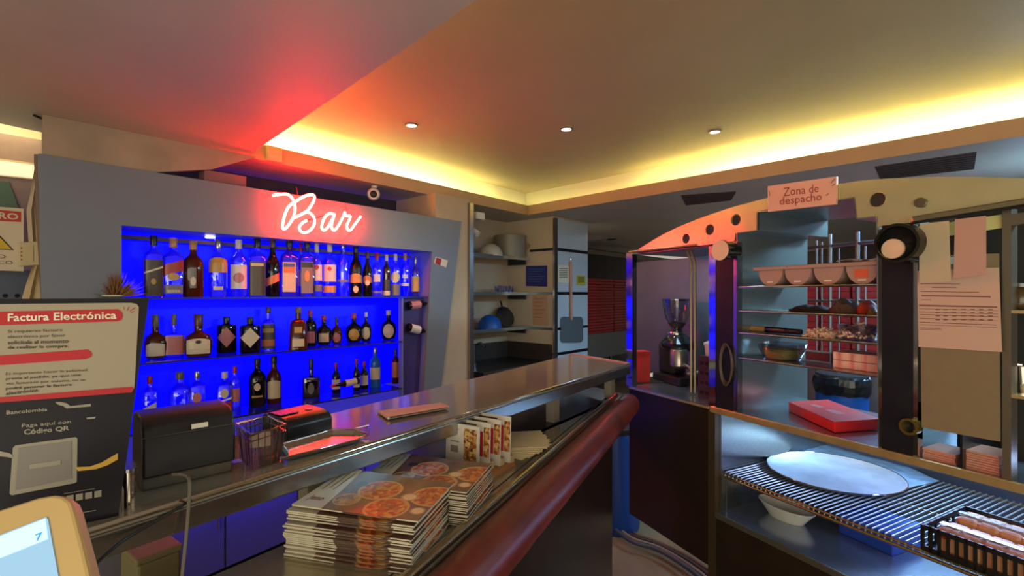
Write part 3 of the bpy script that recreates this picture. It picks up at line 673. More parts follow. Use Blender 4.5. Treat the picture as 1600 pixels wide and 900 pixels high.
for i, (s_, x1, bo) in enumerate((('Es importante hacer la solicitud', 136, 0), ('previa al pedido, ya que una', 126, .01), ('vez facturado por sistema, no se', 133, 0), ('podrá generar la factura', 112, .02), ('electrónica.', 61, .02))):
    y = 579+7.6*i; text(m, s_, [(9, y+3), (x1, y-3+max(0, (60-x1)*.04)), (x1, y+2), (9, y+8.5)], L3(.0025), bo)
m.build('body_lettering', ink, nsh)
lt = mat('pale_print', (150, 142, 124), .6)
m = MB(bi)
text(m, 'Bancolombia', [(10, 641.5), (74, 637), (74, 642), (10, 648)], L3(.0015), .02)
poly(m, [(86, 628.5), (94, 628), (104, 630), (110, 634.5), (142, 631), (142, 635), (104, 638), (98, 634), (92, 633)], L3(.0015))
poly(m, [(135, 652.5), (150, 651), (148, 654), (136, 655)], L3(.0015))
text(m, 'Paga aquí con', [(34, 662), (111, 656), (111, 663), (34, 670)], L3(.0015), .01)
text(m, 'Código QR', [(37, 671), (109, 665), (108, 674), (38, 682)], L3(.0015), .03)
poly(m, rrect(0, 0, 0, 0, 0)[:0] or [(20, 700), (24, 696), (118, 683), (121, 685), (120, 753), (116, 755), (18, 774), (15, 771)], L3(.0015))
for i in range(4):
    x = 104+14.5*i; y = 775-2.4*i; poly(m, [(x, y), (x+11, y-2), (x+11, y+8), (x, y+10)], L3(.0015))
poly(m, [(100, 771), (148, 763), (148, 763.7), (100, 771.7)], L3(.0015)); poly(m, [(118, 802), (150, 797), (150, 798), (118, 803)], L3(.0015))
m.build('poster_print', lt, bd)
m = MB(bi); poly(m, [(29, 700), (112, 689), (112, 748), (24, 766)], L3(.0022)); m.build('poster_panel', mat('grey_print', (128, 120, 112), .6), bd)
m = MB(bi); poly(m, [(46, 726), (95, 719), (95, 726), (46, 733)], L3(.003)); m.build('poster_strip', lt, bd)
m = MB(bi); poly(m, [(0, 705), (15, 708), (20, 711), (20, 716), (10, 714), (-20, 711), (-20, 704)], L3(.002)); m.build('poster_ribbon', lt, bd)
m = MB(bi); poly(m, [(118, 730), (140, 729), (158, 723), (184, 708), (184, 718), (168, 727), (150, 733), (122, 736)], L3(.002)); m.build('poster_ribbon', mat('yellow_print', (206, 160, 60), .6), bd)

# small steel box right of board bottom
a, b = onU(190, 800), onU(236, 789); M = fr2(a, b)
t = thing('steel_canister', 'small polished steel canister between the menu board and the printer', 'canister', M)
w_ = (b-a).length
MB().prism([V(p) for p in rrect(0, 0, w_*.45, .055, .01)] if False else [V((x, y, 0)) for x, y in rrect(0, 0, w_*.5, .05, .01)], (0, 0, .057)).build('body', polished, t)
MB().prism([V((x, y, .057)) for x, y in rrect(-.001, -.001, w_*.5+.001, .051, .01)], (0, 0, .005)).build('lid', steel, t)

# tablet
Pt = [aty(-120, 850, .50), aty(96, 772, .50), aty(143, 905, .43), aty(-110, 1010, .43)]
Mx = T(Pt[1]); xi = Mx.inverted()
tb = thing('order_tablet', 'cream framed touch screen tablet in the lower left corner', 'tablet', T((Pt[2].x-.08, Pt[2].y, ZL))); xi = tb.matrix_world.inverted()
tn = (Pt[1]-Pt[0]).cross(Pt[2]-Pt[1]).normalized()
if tn.y < 0: tn = -tn
def ht(p, off=0):
    r = ray(p[0], p[1]); c = V((0, 0, H)); o_ = Pt[1] + tn*off
    return c + r*((o_-c).dot(tn)/r.dot(tn))
out = [(-160, 862), (0, 796), (60, 777), (84, 773), (98, 775), (109, 783), (114, 796), (128, 850), (146, 925), (150, 960), (120, 985), (-150, 1090)]
m = MB(xi); m.prism([ht(p) for p in out], tn*.014); m.build('frame', mat('cream_plastic', (206, 176, 120), .4), tb, bev=.003)
scr = [(-120, 888), (0, 836), (72, 808), (75, 812), (92, 905), (104, 965), (-100, 1050)]
m = MB(xi); poly(m, scr, lambda p: ht(p, -.0012)); m.build('screen', mat('screen_glow', (120, 160, 190), .3, emit=.8, ecol=lin((.52, .66, .78))), tb)
m = MB(xi); poly(m, [(-120, 892), (0, 838), (71, 810), (75, 842), (0, 872), (-120, 930)], lambda p: ht(p, -.0016)); m.build('screen_bar', mat('screen_bar_glow', (180, 220, 245), .3, emit=.8, ecol=lin((.68, .86, .98))), tb)
m = MB(xi); text(m, '7', [(55, 835), (66, 831), (65, 843), (56, 846)], lambda p: ht(p, -.002), .02); m.build('screen_mark', mat('screen_mark_glow', (40, 130, 200), .3, emit=.8, ecol=lin((.15, .5, .85))), tb)
c_ = (Pt[0]+Pt[1]+Pt[2]+Pt[3])/4+tn*.012
MB(xi).tube([c_, c_+V((0, .02, -.1)), V((c_.x, c_.y+.02, ZL+.01))], .012, 10).build('stand', mat('cream_plastic', (0, 0, 0)), tb, smooth=True)
MB(xi).lathe([(.05, 0), (.05, .006), (.045, .01)], 20, T((c_.x, c_.y+.02, ZL+.0005))).build('foot', mat('cream_plastic', (0, 0, 0)), tb)

# junction box + cables
a = atz(214, 878, 1.02); b = atz(284, 852, 1.02); M = fr2(V((a.x, a.y, .86)), V((b.x, b.y, .86)))
t = thing('junction_box', 'olive beige box on the service worktop below the receipt printer', 'box', M)
L = (V((b.x, b.y, 0))-V((a.x, a.y, 0))).length
MB().box((0, 0, 0), (L, .1, .15)).build('body', mat('olive_plastic', (128, 118, 78), .6), t, bev=.006)
MB().box((-.002, -.002, .15), (L+.002, .102, .163)).build('cover', mat('olive_plastic', (0, 0, 0)), t, bev=.004)
def pf(px, py, off): return Pl((ua.x, ua.y), (nu.x, nu.y)).hit(px, py, off)
m = MB().tube(smooth([pf(270, 741, .05), pf(288, 742, .02), pf(296, 752, -.01), pf(295, 790, -.015), pf(290, 850, -.02), pf(284, 905, -.03)]), .0025, 6)
solo('power_cable', m, mat('grey_cable', (110, 100, 84), .5), 'grey cable hanging from the receipt printer over the shelf edge', 'cable', T(pf(290, 850, -.02)), smooth=True)
m = MB().tube(smooth([pf(318, 765, .06), pf(296, 783, -.006), pf(230, 822, -.008), pf(185, 850, -.02), pf(140, 890, -.06)]), .0022, 6)
solo('power_cable', m, rubber, 'black cable slanting down from the shelf to the tablet', 'cable', T(pf(230, 822, -.008)), smooth=True)
# sauce bottle
p = aty(525, 745, 1.25); z_ = .86
t = thing('sauce_bottle', 'sauce bottle with bright red cap behind the menu stacks', 'bottle', T((p.x, p.y, z_)))
hh = p.z-z_
MB().lathe([(.02, 0), (.023, .01), (.023, hh*.5), (.012, hh*.72), (.012, hh*.86)], 14).build('body', clear, t, smooth=True)
MB().lathe([(.017, hh*.86), (.017, hh-.004), (.014, hh)], 14).build('cap', mat('magenta_red', (200, 20, 50), .4), t, smooth=True)

# ---- menus
def cover_mat():
    m = bpy.data.materials.new('menu_cover_print'); m.use_nodes = True; n = m.node_tree.nodes; k = m.node_tree.links
    b = n['Principled BSDF']; b.inputs['Roughness'].default_value = .3
    tc = n.new('ShaderNodeTexCoord'); sp = n.new('ShaderNodeSeparateXYZ'); k.new(tc.outputs['Object'], sp.inputs[0])
    def mix(c1, c2, f):
        x = n.new('ShaderNodeMixRGB'); 
        for s_, v_ in ((1, c1), (2, c2)):
            if isinstance(v_, tuple): x.inputs[s_].default_value = (*lin([q/255 for q in v_]), 1)
            else: k.new(v_, x.inputs[s_])
        k.new(f, x.inputs[0]); return x.outputs[0]
    def circ(cx, cy, r, sy=1):
        d = n.new('ShaderNodeVectorMath'); d.operation = 'DISTANCE'; c = n.new('ShaderNodeCombineXYZ')
        k.new(sp.outputs[0], c.inputs[0]); k.new(sp.outputs[1], c.inputs[1]); k.new(c.outputs[0], d.inputs[0]); d.inputs[1].default_value = (cx, cy, 0)
        l = n.new('ShaderNodeMath'); l.operation = 'LESS_THAN'; k.new(d.outputs['Value'], l.inputs[0]); l.inputs[1].default_value = r; return l.outputs[0]
    nz_ = n.new('ShaderNodeTexNoise'); nz_.inputs['Scale'].default_value = 25; k.new(tc.outputs['Object'], nz_.inputs[0])
    vo = n.new('ShaderNodeTexVoronoi'); vo.inputs['Scale'].default_value = 130; k.new(tc.outputs['Object'], vo.inputs[0])
    def ramp(src, stops):
        r = n.new('ShaderNodeValToRGB'); e = r.color_ramp.elements
        while len(e) < len(stops): e.new(.5)
        for i, (p_, c_) in enumerate(stops): e[i].position = p_; e[i].color = (*lin([q/255 for q in c_]), 1)
        k.new(src, r.inputs[0]); return r.outputs[0]
    base = ramp(nz_.outputs[0], [(.3, (92, 62, 54)), (.7, (128, 92, 80))])
    sc = n.new('ShaderNodeSeparateXYZ'); k.new(vo.outputs['Color'], sc.inputs[0])
    top = ramp(sc.outputs[0], [(0, (150, 40, 20)), (.35, (206, 92, 36)), (.6, (226, 160, 80)), (.8, (120, 60, 30)), (1, (200, 60, 30))])
    top2 = ramp(sc.outputs[1], [(0, (120, 90, 60)), (.5, (200, 160, 110)), (1, (90, 50, 40))])
    col = base
    for cx, cy, r, tp_ in ((.125, .10, .044, top), (.175, .032, .042, top), (.085, .045, .026, top2), (.238, .1, .045, top)):
        col = mix(col, (206, 160, 100), circ(cx, cy, r)); col = mix(col, tp_, circ(cx, cy, r*.88))
    for cx, cy, r in ((.195, .085, .017), (.235, .035, .014)):
        col = mix(col, (190, 150, 110), circ(cx, cy, r)); col = mix(col, (226, 200, 160), circ(cx, cy, r*.75))
    col = mix(col, (60, 50, 60), circ(.075, .115, .012))
    # white strip at left, slanting
    a_ = n.new('ShaderNodeMath'); a_.operation = 'MULTIPLY_ADD'; k.new(sp.outputs[1], a_.inputs[0]); a_.inputs[1].default_value = -.12; a_.inputs[2].default_value = .062
    l = n.new('ShaderNodeMath'); l.operation = 'LESS_THAN'; k.new(sp.outputs[0], l.inputs[0]); k.new(a_.outputs[0], l.inputs[1])
    col = mix(col, (214, 206, 186), l.outputs[0])
    k.new(col, b.inputs['Base Color']); return m
cov = cover_mat()
pgm = mat('menu_pages', (196, 186, 160), .6, noise=.1, scale=60)
inkm = mat('menu_edge_print', (74, 50, 40), .5); orm = mat('menu_edge_orange', (150, 90, 52), .5)
MW, MD = .252, .172
def menu(Mx, label, lift=0, top=False, group=None, first={}):
    t = thing('menu', label, 'menu', Mx, group)
    nx, ny = 12, 6
    def z(x, y):
        u, v = x/MW, y/MD
        return lift*((1-u)**2*(.25+.9*v*v)) - lift*.35*u*u*(1-v)*0
    for nm, z0, z1, mt, ins in (('pages', 0, .0026, pgm, 0), ('cover', .0026, .0031, cov, -.0004)):
        key = (nm, lift)
        if key not in first:
            mb = MB(); vs = []; fs = []
            for k_, zz in enumerate((z0, z1)):
                for j in range(ny+1):
                    for i in range(nx+1):
                        x = ins+(MW-2*ins)*i/nx; y = ins+(MD-2*ins)*j/ny; vs.append((x, y, zz+z(x, y)))
            o1 = (nx+1)*(ny+1)
            for j in range(ny):
                for i in range(nx):
                    a = j*(nx+1)+i; fs += [(a, a+nx+1, a+nx+2, a+1), (o1+a, o1+a+1, o1+a+nx+2, o1+a+nx+1)]
            for i in range(nx): fs += [(i, i+1, o1+i+1, o1+i), (ny*(nx+1)+i+1, ny*(nx+1)+i, o1+ny*(nx+1)+i, o1+ny*(nx+1)+i+1)]
            for j in range(ny): fs += [((j+1)*(nx+1), j*(nx+1), o1+j*(nx+1), o1+(j+1)*(nx+1)), (j*(nx+1)+nx, (j+1)*(nx+1)+nx, o1+(j+1)*(nx+1)+nx, o1+j*(nx+1)+nx)]
            o = mb.add(vs, fs).build(nm, mt, t, smooth=False); first[key] = o
        else:
            o = first[key].copy(); C.objects.link(o); o.parent = t
    key = ('band', lift)
    for (x0, x1, mt, kk) in ((.105, .15, inkm, 'a'), (.15, .18, orm, 'b'), (.18, .212, inkm, 'c')):
        key = ('spine_print', lift, kk)
        if key not in first:
            mb = MB(); 
            P = [(x0+(x1-x0)*i/3) for i in range(4)]
            for i in range(3): mb.face([V((P[i], -.0004, .0004+z(P[i], 0))), V((P[i+1], -.0004, .0004+z(P[i+1], 0))), V((P[i+1], -.0004, .0026+z(P[i+1], 0))), V((P[i], -.0004, .0026+z(P[i], 0)))])
            o = mb.build('spine_print', mt, t); first[key] = o
        else:
            o = first[key].copy(); C.objects.link(o); o.parent = t
    if top:
        mb = MB(); hz = lambda p: V((p[0], p[1], .0036+z(p[0], p[1])))
        text(mb, 'Jeno', [(.012, .045), (.045, .045), (.04, .02), (.012, .02)], hz, .01); mb.build('logo_lettering', mat('purple_print', (140, 50, 90), .5), t)
        mb = MB()
        for i, (l0, l1) in enumerate(((.07, .16), (.08, .15), (.075, .155))):
            x_ = .012+.011*i; mb.face([hz((x_, l0)), hz((x_+.002, l0)), hz((x_+.002, l1)), hz((x_, l1))])
        mb.build('printed_line', mat('grey_ink', (110, 96, 84), .6), t)
    return t
nlb = atz(445, 868, ZL); nrb = atz(645, 898, ZL); Mf = fr2(nlb, nrb)
_o = 1
ordn = ['top', 'second', 'third', 'fourth', 'fifth', 'sixth', 'seventh', 'eighth', 'ninth', 'tenth', 'eleventh', 'twelfth', 'thirteenth', 'fourteenth', 'fifteenth', 'sixteenth', 'seventeenth', 'eighteenth', 'nineteenth', 'twentieth']
NF = 20
for i in range(NF):
    r = NF-1-i
    lift = 0 if r > 3 else (.008, .004, .003, .002)[r]
    dx = random.uniform(-.003, .003)+(.004 if r < 5 else 0)+(.008 if r == 0 else 0); dy = random.uniform(-.003, .003)+(.008 if r == 0 else 0)
    gap = .0040 if r > 4 else .0044
    Mx = Mf @ T((dx, dy, .001+i*gap+(.003 if r == 0 else 0))) @ RZ(random.uniform(-.012, .012))
    menu(Mx, f'pizza menu, {ordn[r]} from the top of the front stack' if r else 'top pizza menu of the front stack, its left edge curling up', lift, r == 0, 'pizza menus in the front stack')
for i in range(16):
    r = 15-i; Mx = Mf @ T((.04+random.uniform(-.003, .003), .182+random.uniform(-.002, .002), .001+i*.0046)) @ RZ(random.uniform(-.01, .01)-.02)
    menu(Mx, f'pizza menu, {ordn[r]} from the top of the rear stack' if r else 'top pizza menu of the rear stack beside the card holder', .006 if r == 0 else 0, r == 0, 'pizza menus in the rear stack')

# ---- table card holder
a = atz(694, 735, ZL); b = atz(750, 748, ZL); Mh = fr2(V((a.x, a.y, ZL)), V((b.x, b.y, ZL)))
L = (b-a).length*.92
food = mat('food_photo_print', (150, 92, 44), .4)
nn = food.node_tree; vo = nn.nodes.new('ShaderNodeTexVoronoi'); vo.inputs['Scale'].default_value = 130; tcn = nn.nodes.new('ShaderNodeTexCoord'); nn.links.new(tcn.outputs['Object'], vo.inputs[0])
rp = nn.nodes.new('ShaderNodeValToRGB'); sx = nn.nodes.new('ShaderNodeSeparateXYZ'); nn.links.new(vo.outputs['Color'], sx.inputs[0]); nn.links.new(sx.outputs[0], rp.inputs[0])
e = rp.color_ramp.elements; e[0].color = (*lin((.3, .14, .08)), 1); e[1].color = (*lin((.85, .72, .45)), 1); x_ = e.new(.5); x_.color = (*lin((.65, .38, .15)), 1)
nn.links.new(rp.outputs[0], nn.nodes['Principled BSDF'].inputs['Base Color'])
Gc = 'table cards in the wooden holder'
for i in range(4):
    Mx = Mh @ T((.012*i, .006+.034*i, .012)) @ Matrix.Rotation(-.04, 4, 'X')
    lbs = ['front white table card with food photo strip', 'second table card with red print behind the front card', 'third table card with red print in the holder', 'rear table card standing tallest in the holder']
    t = thing('table_card', lbs[i], 'table card', Mx, Gc); hc = .118+.003*i
    cd_ = MB().box((0, 0, 0), (L, .004, hc)).build('card', mat('card_white', (205, 196, 182), .5), t)
    if i == 0:
        MB().box((L*.55, -.0006, .004), (L*.93, 0, hc*.92)).build('photo_strip', food, cd_)
        m = MB(); text(m, 'Jeno', [(L*.13, 0, hc*.92), (L*.4, 0, hc*.93), (L*.4, 0, hc*.83), (L*.13, 0, hc*.8)], lambda p: V((p[0], -.0005, p[2])), .02); m.build('logo_lettering', mat('pale_red_print', (170, 130, 120), .5), t)
        MB().box((L*.15, -.0006, hc*.35), (L*.38, 0, hc*.5)).build('grey_square', mat('grey_print', (128, 120, 112)), t)
        MB().box((L*.14, -.0006, hc*.58), (L*.4, 0, hc*.61)).build('printed_line', mat('grey_print', (128, 120, 112)), t)
    else:
        MB().box((L*.1, -.0006, hc*.91), (L*.6, 0, hc*.94)).build('dark_strip', ink, cd_)
        MB().box((L*.62, -.0006, .03), (L*.8, 0, hc*.8)).build('red_print', redink, cd_)
        MB().box((L*.82, -.0006, .03), (L*.99, 0, hc*.9)).build('photo_strip', food, t)
t = thing('card_holder', 'small pale wooden holder with slots carrying the table cards', 'card holder', Mh)
MB().box((-.0, -.004, 0), (L+.04, .13, .011)).build('base', woodm, t)
for i in range(4): MB().box((.012*i+L*.6, .0115+.034*i, .011), (.012*i+L+.002, .028+.034*i, .03)).build('divider_block', mat('cream_block', (190, 160, 120), .6), t)
# ---- napkin stack
for i in range(7):
    c = atz(800+i*1.0, 698-i*1.0, ZL+.001); c.z = ZL+.0015+i*.0016
    Mx = T(c) @ RZ(-.62+.12*i+(.05 if i % 2 else 0))
    m = MB()
    s_ = .095; g_ = 6; vs = []; fs = []
    for zz in (0, .0013):
        for j in range(g_+1):
            for k_ in range(g_+1):
                x = -s_+2*s_*k_/g_; y = -s_+2*s_*j/g_; vs.append((x, y*.9, zz+(.0022*max(0, (x+y)/(2*s_))**2)))
    o1 = (g_+1)**2
    for j in range(g_):
        for k_ in range(g_):
            a = j*(g_+1)+k_; fs += [(a, a+g_+1, a+g_+2, a+1), (o1+a, o1+a+1, o1+a+g_+2, o1+a+g_+1)]
    for k_ in range(g_): fs += [(k_, k_+1, o1+k_+1, o1+k_)]
    for j in range(g_): fs += [((j+1)*(g_+1), j*(g_+1), o1+j*(g_+1), o1+(j+1)*(g_+1)), (j*(g_+1)+g_, (j+1)*(g_+1)+g_, o1+(j+1)*(g_+1)+g_, o1+j*(g_+1)+g_)]
    o = m.add(vs, fs).build('paper_napkin', mat('napkin_cream', (236, 222, 180), .8)); o.matrix_world = Mx
    tag(o, 'cream paper napkin, %s from the top of the fanned pile' % ordn[6-i] if i < 6 else 'topmost cream paper napkin of the fanned pile on the counter', 'napkin', 'fanned paper napkins on the counter')

# ================================================================== DISPATCH UNIT (plane PR)
ZC = 1.07
def pr(px, py, off=0): return PR.hit(px, py, off)
def ru(px, off=0): return (PR.hit(px, 460, off)-PR.o).dot(PR.u)
def rp_(u, off, z): p = PR.o+PR.u*u+PR.n*off; return V((p.x, p.y, z))
DU = thing('dispatch_unit', 'steel and black dispatch unit with stepped arch, shelves and brass counter edge', 'dispatch unit', PR.frame(PR.o))
Di = DU.matrix_world.inverted()
def D(): return MB(Di)
# arch plate
def arc(pts, n=4): return [tuple(p)[:2] for p in smooth([(*p, 0) for p in pts], n)]
top = arc([(997, 390), (1030, 370), (1067, 352), (1131, 328), (1200, 309), (1260, 297), (1307, 288), (1360, 281), (1430, 277), (1520, 276), (1620, 279)])
bot = [(1620, 316), (1424, 348), (1405, 350), (1371, 356), (1368, 338), (1338, 342.6), (1335, 309), (1307, 312.5), (1201, 330), (1183, 331.5), (1183, 360), (1149, 364), (1147, 377), (1100, 383)]
arch_m = mat('arch_steel', (212, 206, 158), .24, .65, noise=.1, scale=5, bump=.03)
out = [pr(*p) for p in top+bot]
ao = D().prism(out, PR.n*.005).build('arch_plate', arch_m, DU)
def disc(px, py, r, off, th, n=20):
    c = pr(px, py, off); s_ = r*c.y/F*.95; Mx = PR.frame(c) @ Matrix.Rotation(math.pi/2, 4, 'X')
    return MB(Di).lathe([(.001, 0), (s_, 0), (s_, th), (.001, th)], n, Mx)
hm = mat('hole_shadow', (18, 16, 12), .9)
for x, y, r in ((1072, 373, 8), (1109, 359, 8), (1150, 343.5, 8), (1371, 312, 11)):
    # the round holes are cut through the plate
    c = pr(x, y)-PR.n*.03; s_ = r*pr(x, y).y/F
    cm = bpy.data.meshes.new('cut'); tmp = MB().lathe([(s_, 0), (s_, .08)], 24, PR.frame(c) @ Matrix.Rotation(-math.pi/2, 4, 'X'))
    cut = MB(Di); cut.v = []; cut.add(tmp.v, tmp.f); co_ = cut.build('cutter', hm); co_.matrix_world = DU.matrix_world
    bo = ao.modifiers.new('hole', 'BOOLEAN'); bo.object = co_; bo.operation = 'DIFFERENCE'; bo.solver = 'EXACT'
    c2_ = pr(x, y, -.0015); 
    MB(Di).lathe([(s_, -.001), (s_+.002, -.001), (s_+.002, .001), (s_, .001)], 24, PR.frame(pr(x, y)) @ Matrix.Rotation(math.pi/2, 4, 'X'), cap='').build('hole_rim', brass if x > 1300 else polished, DU)
bpy.context.view_layer.update()
dg = bpy.context.evaluated_depsgraph_get(); me2 = bpy.data.meshes.new_from_object(ao.evaluated_get(dg))
ao.modifiers.clear(); ao.data = me2
for o_ in [o_ for o_ in bpy.data.objects if o_.name.startswith('cutter')]: bpy.data.objects.remove(o_)
me2.polygons.foreach_set('use_smooth', [False]*len(me2.polygons))
D().prism([p+PR.n*.0056 for p in out], PR.n*.006).build('arch_backing', mat('arch_backing_dark', (40, 36, 30), .6), DU)
disc(1440, 317, 8, -.001, .012).build('bolt', mat('bolt_grey', (110, 105, 90), .4, .8), DU)
# stepped lining going back
LD = .47
u0 = ru(1152); u1 = ru(1374); ut = ru(1118); u_end = ru(1640)
stp = [(1152, 640), (1152, 364), (1183, 360), (1183, 331), (1335, 309.5), (1338, 343), (1369, 338), (1372, 700)]
lin_m = mat('lining_steel', (176, 188, 190), .26, .9, noise=.12, scale=4)
m = D()
pp = [pr(*p) for p in stp]; pp[0].z = ZC; pp[-1].z = ZC
for i in range(len(pp)-1):
    a, b = pp[i], pp[i+1]; d = (b-a).normalized(); nrm = d.cross(PR.n).normalized()*.004
    D().prism([a, b, b+PR.n*LD, a+PR.n*LD], nrm).build('lining_sheet', lin_m, DU)
# shelves of the unit
for (ya, yb), dpt in zip(((449, 451), (487, 491), (521, 541), (560, 590)), (.3, .3, .3, .3)):
    za = pr(1155, ya).z; a = rp_(u0+.006, .004, za); b = rp_(u1-.006, .004, za)
    D().prism([a, b, b+PR.n*dpt, a+PR.n*dpt], (0, 0, .004)).build('shelf', steel, DU)
    D().tube([a+V((0, 0, .001)), b+V((0, 0, .001))], .004, 8).build('shelf_edge', polished, DU, smooth=True)
shz = [pr(1155, y).z+.004 for y in (449, 487, 521, 560)]
# posts
def post(px0, px1, y0, mt, nm, d=.03, z0=None):
    z1 = pr((px0+px1)/2, y0).z; a, b = ru(px0), ru(px1)
    D().prism([rp_(a, 0, z0 or ZC), rp_(b, 0, z0 or ZC), rp_(b, 0, z1), rp_(a, 0, z1)], PR.n*d).build(nm, mt, DU)
post(978.5, 988, 395, polished, 'chrome_post'); post(1107.5, 1118, 384, polished, 'chrome_post')
post(1146, 1152, 378, steel, 'edge_post'); post(1372, 1378, 358, polished, 'edge_post'); post(1427, 1434, 350, polished, 'edge_post')
post(1119, 1146, 384, blackg, 'black_panel', .02); post(1378, 1427, 350, blackg, 'black_panel', .02)
# round tubes sticking out
def horn(px, py, r, L, mt, endm, ri, name):
    c = pr(px, py, -L); s_ = r*c.y/F; Mx = PR.frame(c) @ Matrix.Rotation(-math.pi/2, 4, 'X')
    MB(Di).lathe([(s_, 0), (s_, L), (s_*.86, L), (s_*.86, 0.012), (s_*.86, 0), (s_, 0)], 28, Mx, cap='').build(name, mt, DU, smooth=True)
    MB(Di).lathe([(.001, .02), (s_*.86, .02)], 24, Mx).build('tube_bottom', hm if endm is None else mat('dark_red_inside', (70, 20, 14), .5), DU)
    if ri: MB(Di).lathe([(.001, .012), (s_*ri, .012), (s_*ri, .02)], 24, Mx @ T((-s_*.25, s_*.25, 0))).build('end_cap', mat('cream_cap', (226, 190, 156), .5), DU, smooth=True)
horn(1400, 380, 31, .08, mat('bronze_black', (60, 56, 44), .22, .8), None, .5, 'open_tube')
c = pr(1125, 391, -.07); s_ = 16*c.y/F; Mx = PR.frame(c) @ Matrix.Rotation(-math.pi/2, 4, 'X')
MB(Di).lathe([(.001, 0), (s_, 0), (s_, .012), (s_*.8, .014), (s_*.8, .09)], 24, Mx).build('capped_tube', mat('bronze_black', (60, 56, 44), .22, .8), DU, smooth=True)
MB(Di).lathe([(.001, -.002), (s_*.98, -.002), (s_, .001)], 24, Mx).build('end_cap', mat('cream_cap', (0, 0, 0)), DU, smooth=True)
m = MB(Di)
for i in range(14):
    a0 = i*.45; m.face([Mx @ V((s_*math.cos(a0), s_*math.sin(a0), .002)), Mx @ V((s_*math.cos(a0+.4), s_*math.sin(a0+.4), .002)), Mx @ V((s_*random.uniform(1.1, 1.35)*math.cos(a0+.3), s_*1.25*math.sin(a0+.3), .03))])
m.build('plastic_wrap', glass('plastic_film', (235, 225, 220), .3, .2), DU, kind='stuff')
c = pr(1419, 667, -.02); s_ = 13*c.y/F; Mx = PR.frame(c) @ Matrix.Rotation(-math.pi/2, 4, 'X')
MB(Di).lathe([(s_, 0), (s_, .03), (s_*.7, .03), (s_*.7, 0), (s_, 0)], 24, Mx, cap='').build('brass_ring', mat('ring_brass', (190, 160, 80), .25, .9), DU, smooth=True)
# counter
um = -.08
ctop = mat('unit_counter_steel', (168, 176, 190), .2, .85, noise=.1, scale=6)
D().prism([rp_(um, .0, ZC-.012), rp_(u_end, .0, ZC-.012), rp_(u_end, .5, ZC-.012), rp_(um, .5, ZC-.012)], (0, 0, .012)).build('counter_top', ctop, DU)
D().prism([rp_(ut-.02, -.012, ZC-.022), rp_(u_end, -.012, ZC-.022), rp_(u_end, -.012, ZC+.003), rp_(ut-.02, -.012, ZC+.003)], PR.n*.012).build('brass_edge', brass, DU, bev=.002)
# swing panel left part
D().prism([rp_(um, .0, .40), rp_(ru(1107), .0, .38), rp_(ru(1107), .0, ZC-.013), rp_(um, .0, ZC-.013)], PR.n*.025).build('brown_panel', mat('brown_gloss', (44, 32, 22), .2, spec=.22), DU)
D().prism([rp_(um, -.004, ZC-.013), rp_(ru(1107), -.004, ZC-.013), rp_(ru(1107), -.004, ZC-.005), rp_(um, -.004, ZC-.005)], PR.n*.01).build('panel_edge', brass, DU)
D().prism([rp_(ru(1107), -.003, .0), rp_(ut, -.003, .0), rp_(ut, -.003, ZC-.013), rp_(ru(1107), -.003, ZC-.013)], PR.n*.04).build('stile', mat('stile_brown', (84, 66, 44), .3, .4), DU)
# lower bay
ZB = .615; ZRK = .79
D().prism([rp_(ut, .0, ZB), rp_(u_end, .0, ZB), rp_(u_end, .80, ZB), rp_(ut, .80, ZB)], (0, 0, .006)).build('bay_floor', ctop, DU)
D().prism([rp_(ut, -.004, ZB-.012), rp_(u_end, -.004, ZB-.012), rp_(u_end, -.004, ZB+.01), rp_(ut, -.004, ZB+.01)], PR.n*.008).build('bay_edge', mat('bay_edge', (150, 140, 120), .3, .8), DU)
D().prism([rp_(ut, .0, 0), rp_(u_end, .0, 0), rp_(u_end, .0, ZB-.012), rp_(ut, .0, ZB-.012)], PR.n*.02).build('kick_panel', brown, DU)
D().prism([rp_(ut, .02, ZB), rp_(ut, .80, ZB), rp_(ut, .80, .90), rp_(ut, .50, ZC-.012), rp_(ut, .02, ZC-.012)], PR.u*-.01).build('bay_side', steel, DU)
D().prism([rp_(ut, .80, ZB), rp_(u_end, .80, ZB), rp_(u_end, .80, .90), rp_(ut, .80, .90)], PR.n*.01).build('bay_back', mat('bay_back_steel', (110, 116, 126), .3, .7, noise=.15, scale=5), DU)
sx_ = ru(1216, .49); D().prism([rp_(sx_, .475, ZRK), rp_(sx_+.015, .475, ZRK), rp_(sx_+.015, .475, ZC-.012), rp_(sx_, .475, ZC-.012)], PR.n*.02).build('bay_strut', dsteel, DU)
area('bay_fill_light', rp_(ut+.75, .42, ZC-.03), rp_(ut+.7, .2, .6), .9, .06, 4.5, (.36, .52, 1))  # added bluish fill for the pan and rack
# compartment back with grinder
ug0, ug1 = um, ru(1095)
D().prism([rp_(ru(991, .46), .46, ZC), rp_(ru(1121), .46, ZC), rp_(ru(1121), .46, 1.76), rp_(ru(991, .46), .46, 1.76)], PR.n*.01).build('steel_back', mat('cool_steel', (88, 102, 110), .5, .45, noise=.2, scale=3), DU)
D().prism([rp_(ru(1120), .03, ZC), rp_(ru(1120), .46, ZC), rp_(ru(1120), .46, 1.76), rp_(ru(1120), .03, 1.76)], PR.u*.01).build('compartment_side', mat('green_dark_side', (44, 48, 44), .5), DU)
D().prism([rp_(um, .02, pr(985, 397).z), rp_(ru(1108), .02, pr(985, 397).z), rp_(ru(1108), .02, pr(985, 397).z+.008), rp_(um, .02, pr(985, 397).z+.008)], PR.n*.46).build('compartment_roof', dsteel, DU)
D().tube([rp_(um, -.002, pr(985, 396).z+.008), rp_(ru(1090), -.002, pr(985, 396).z+.006)], .005, 8).build('roof_edge', mat('tan_edge', (0, 0, 0)), DU, smooth=True)
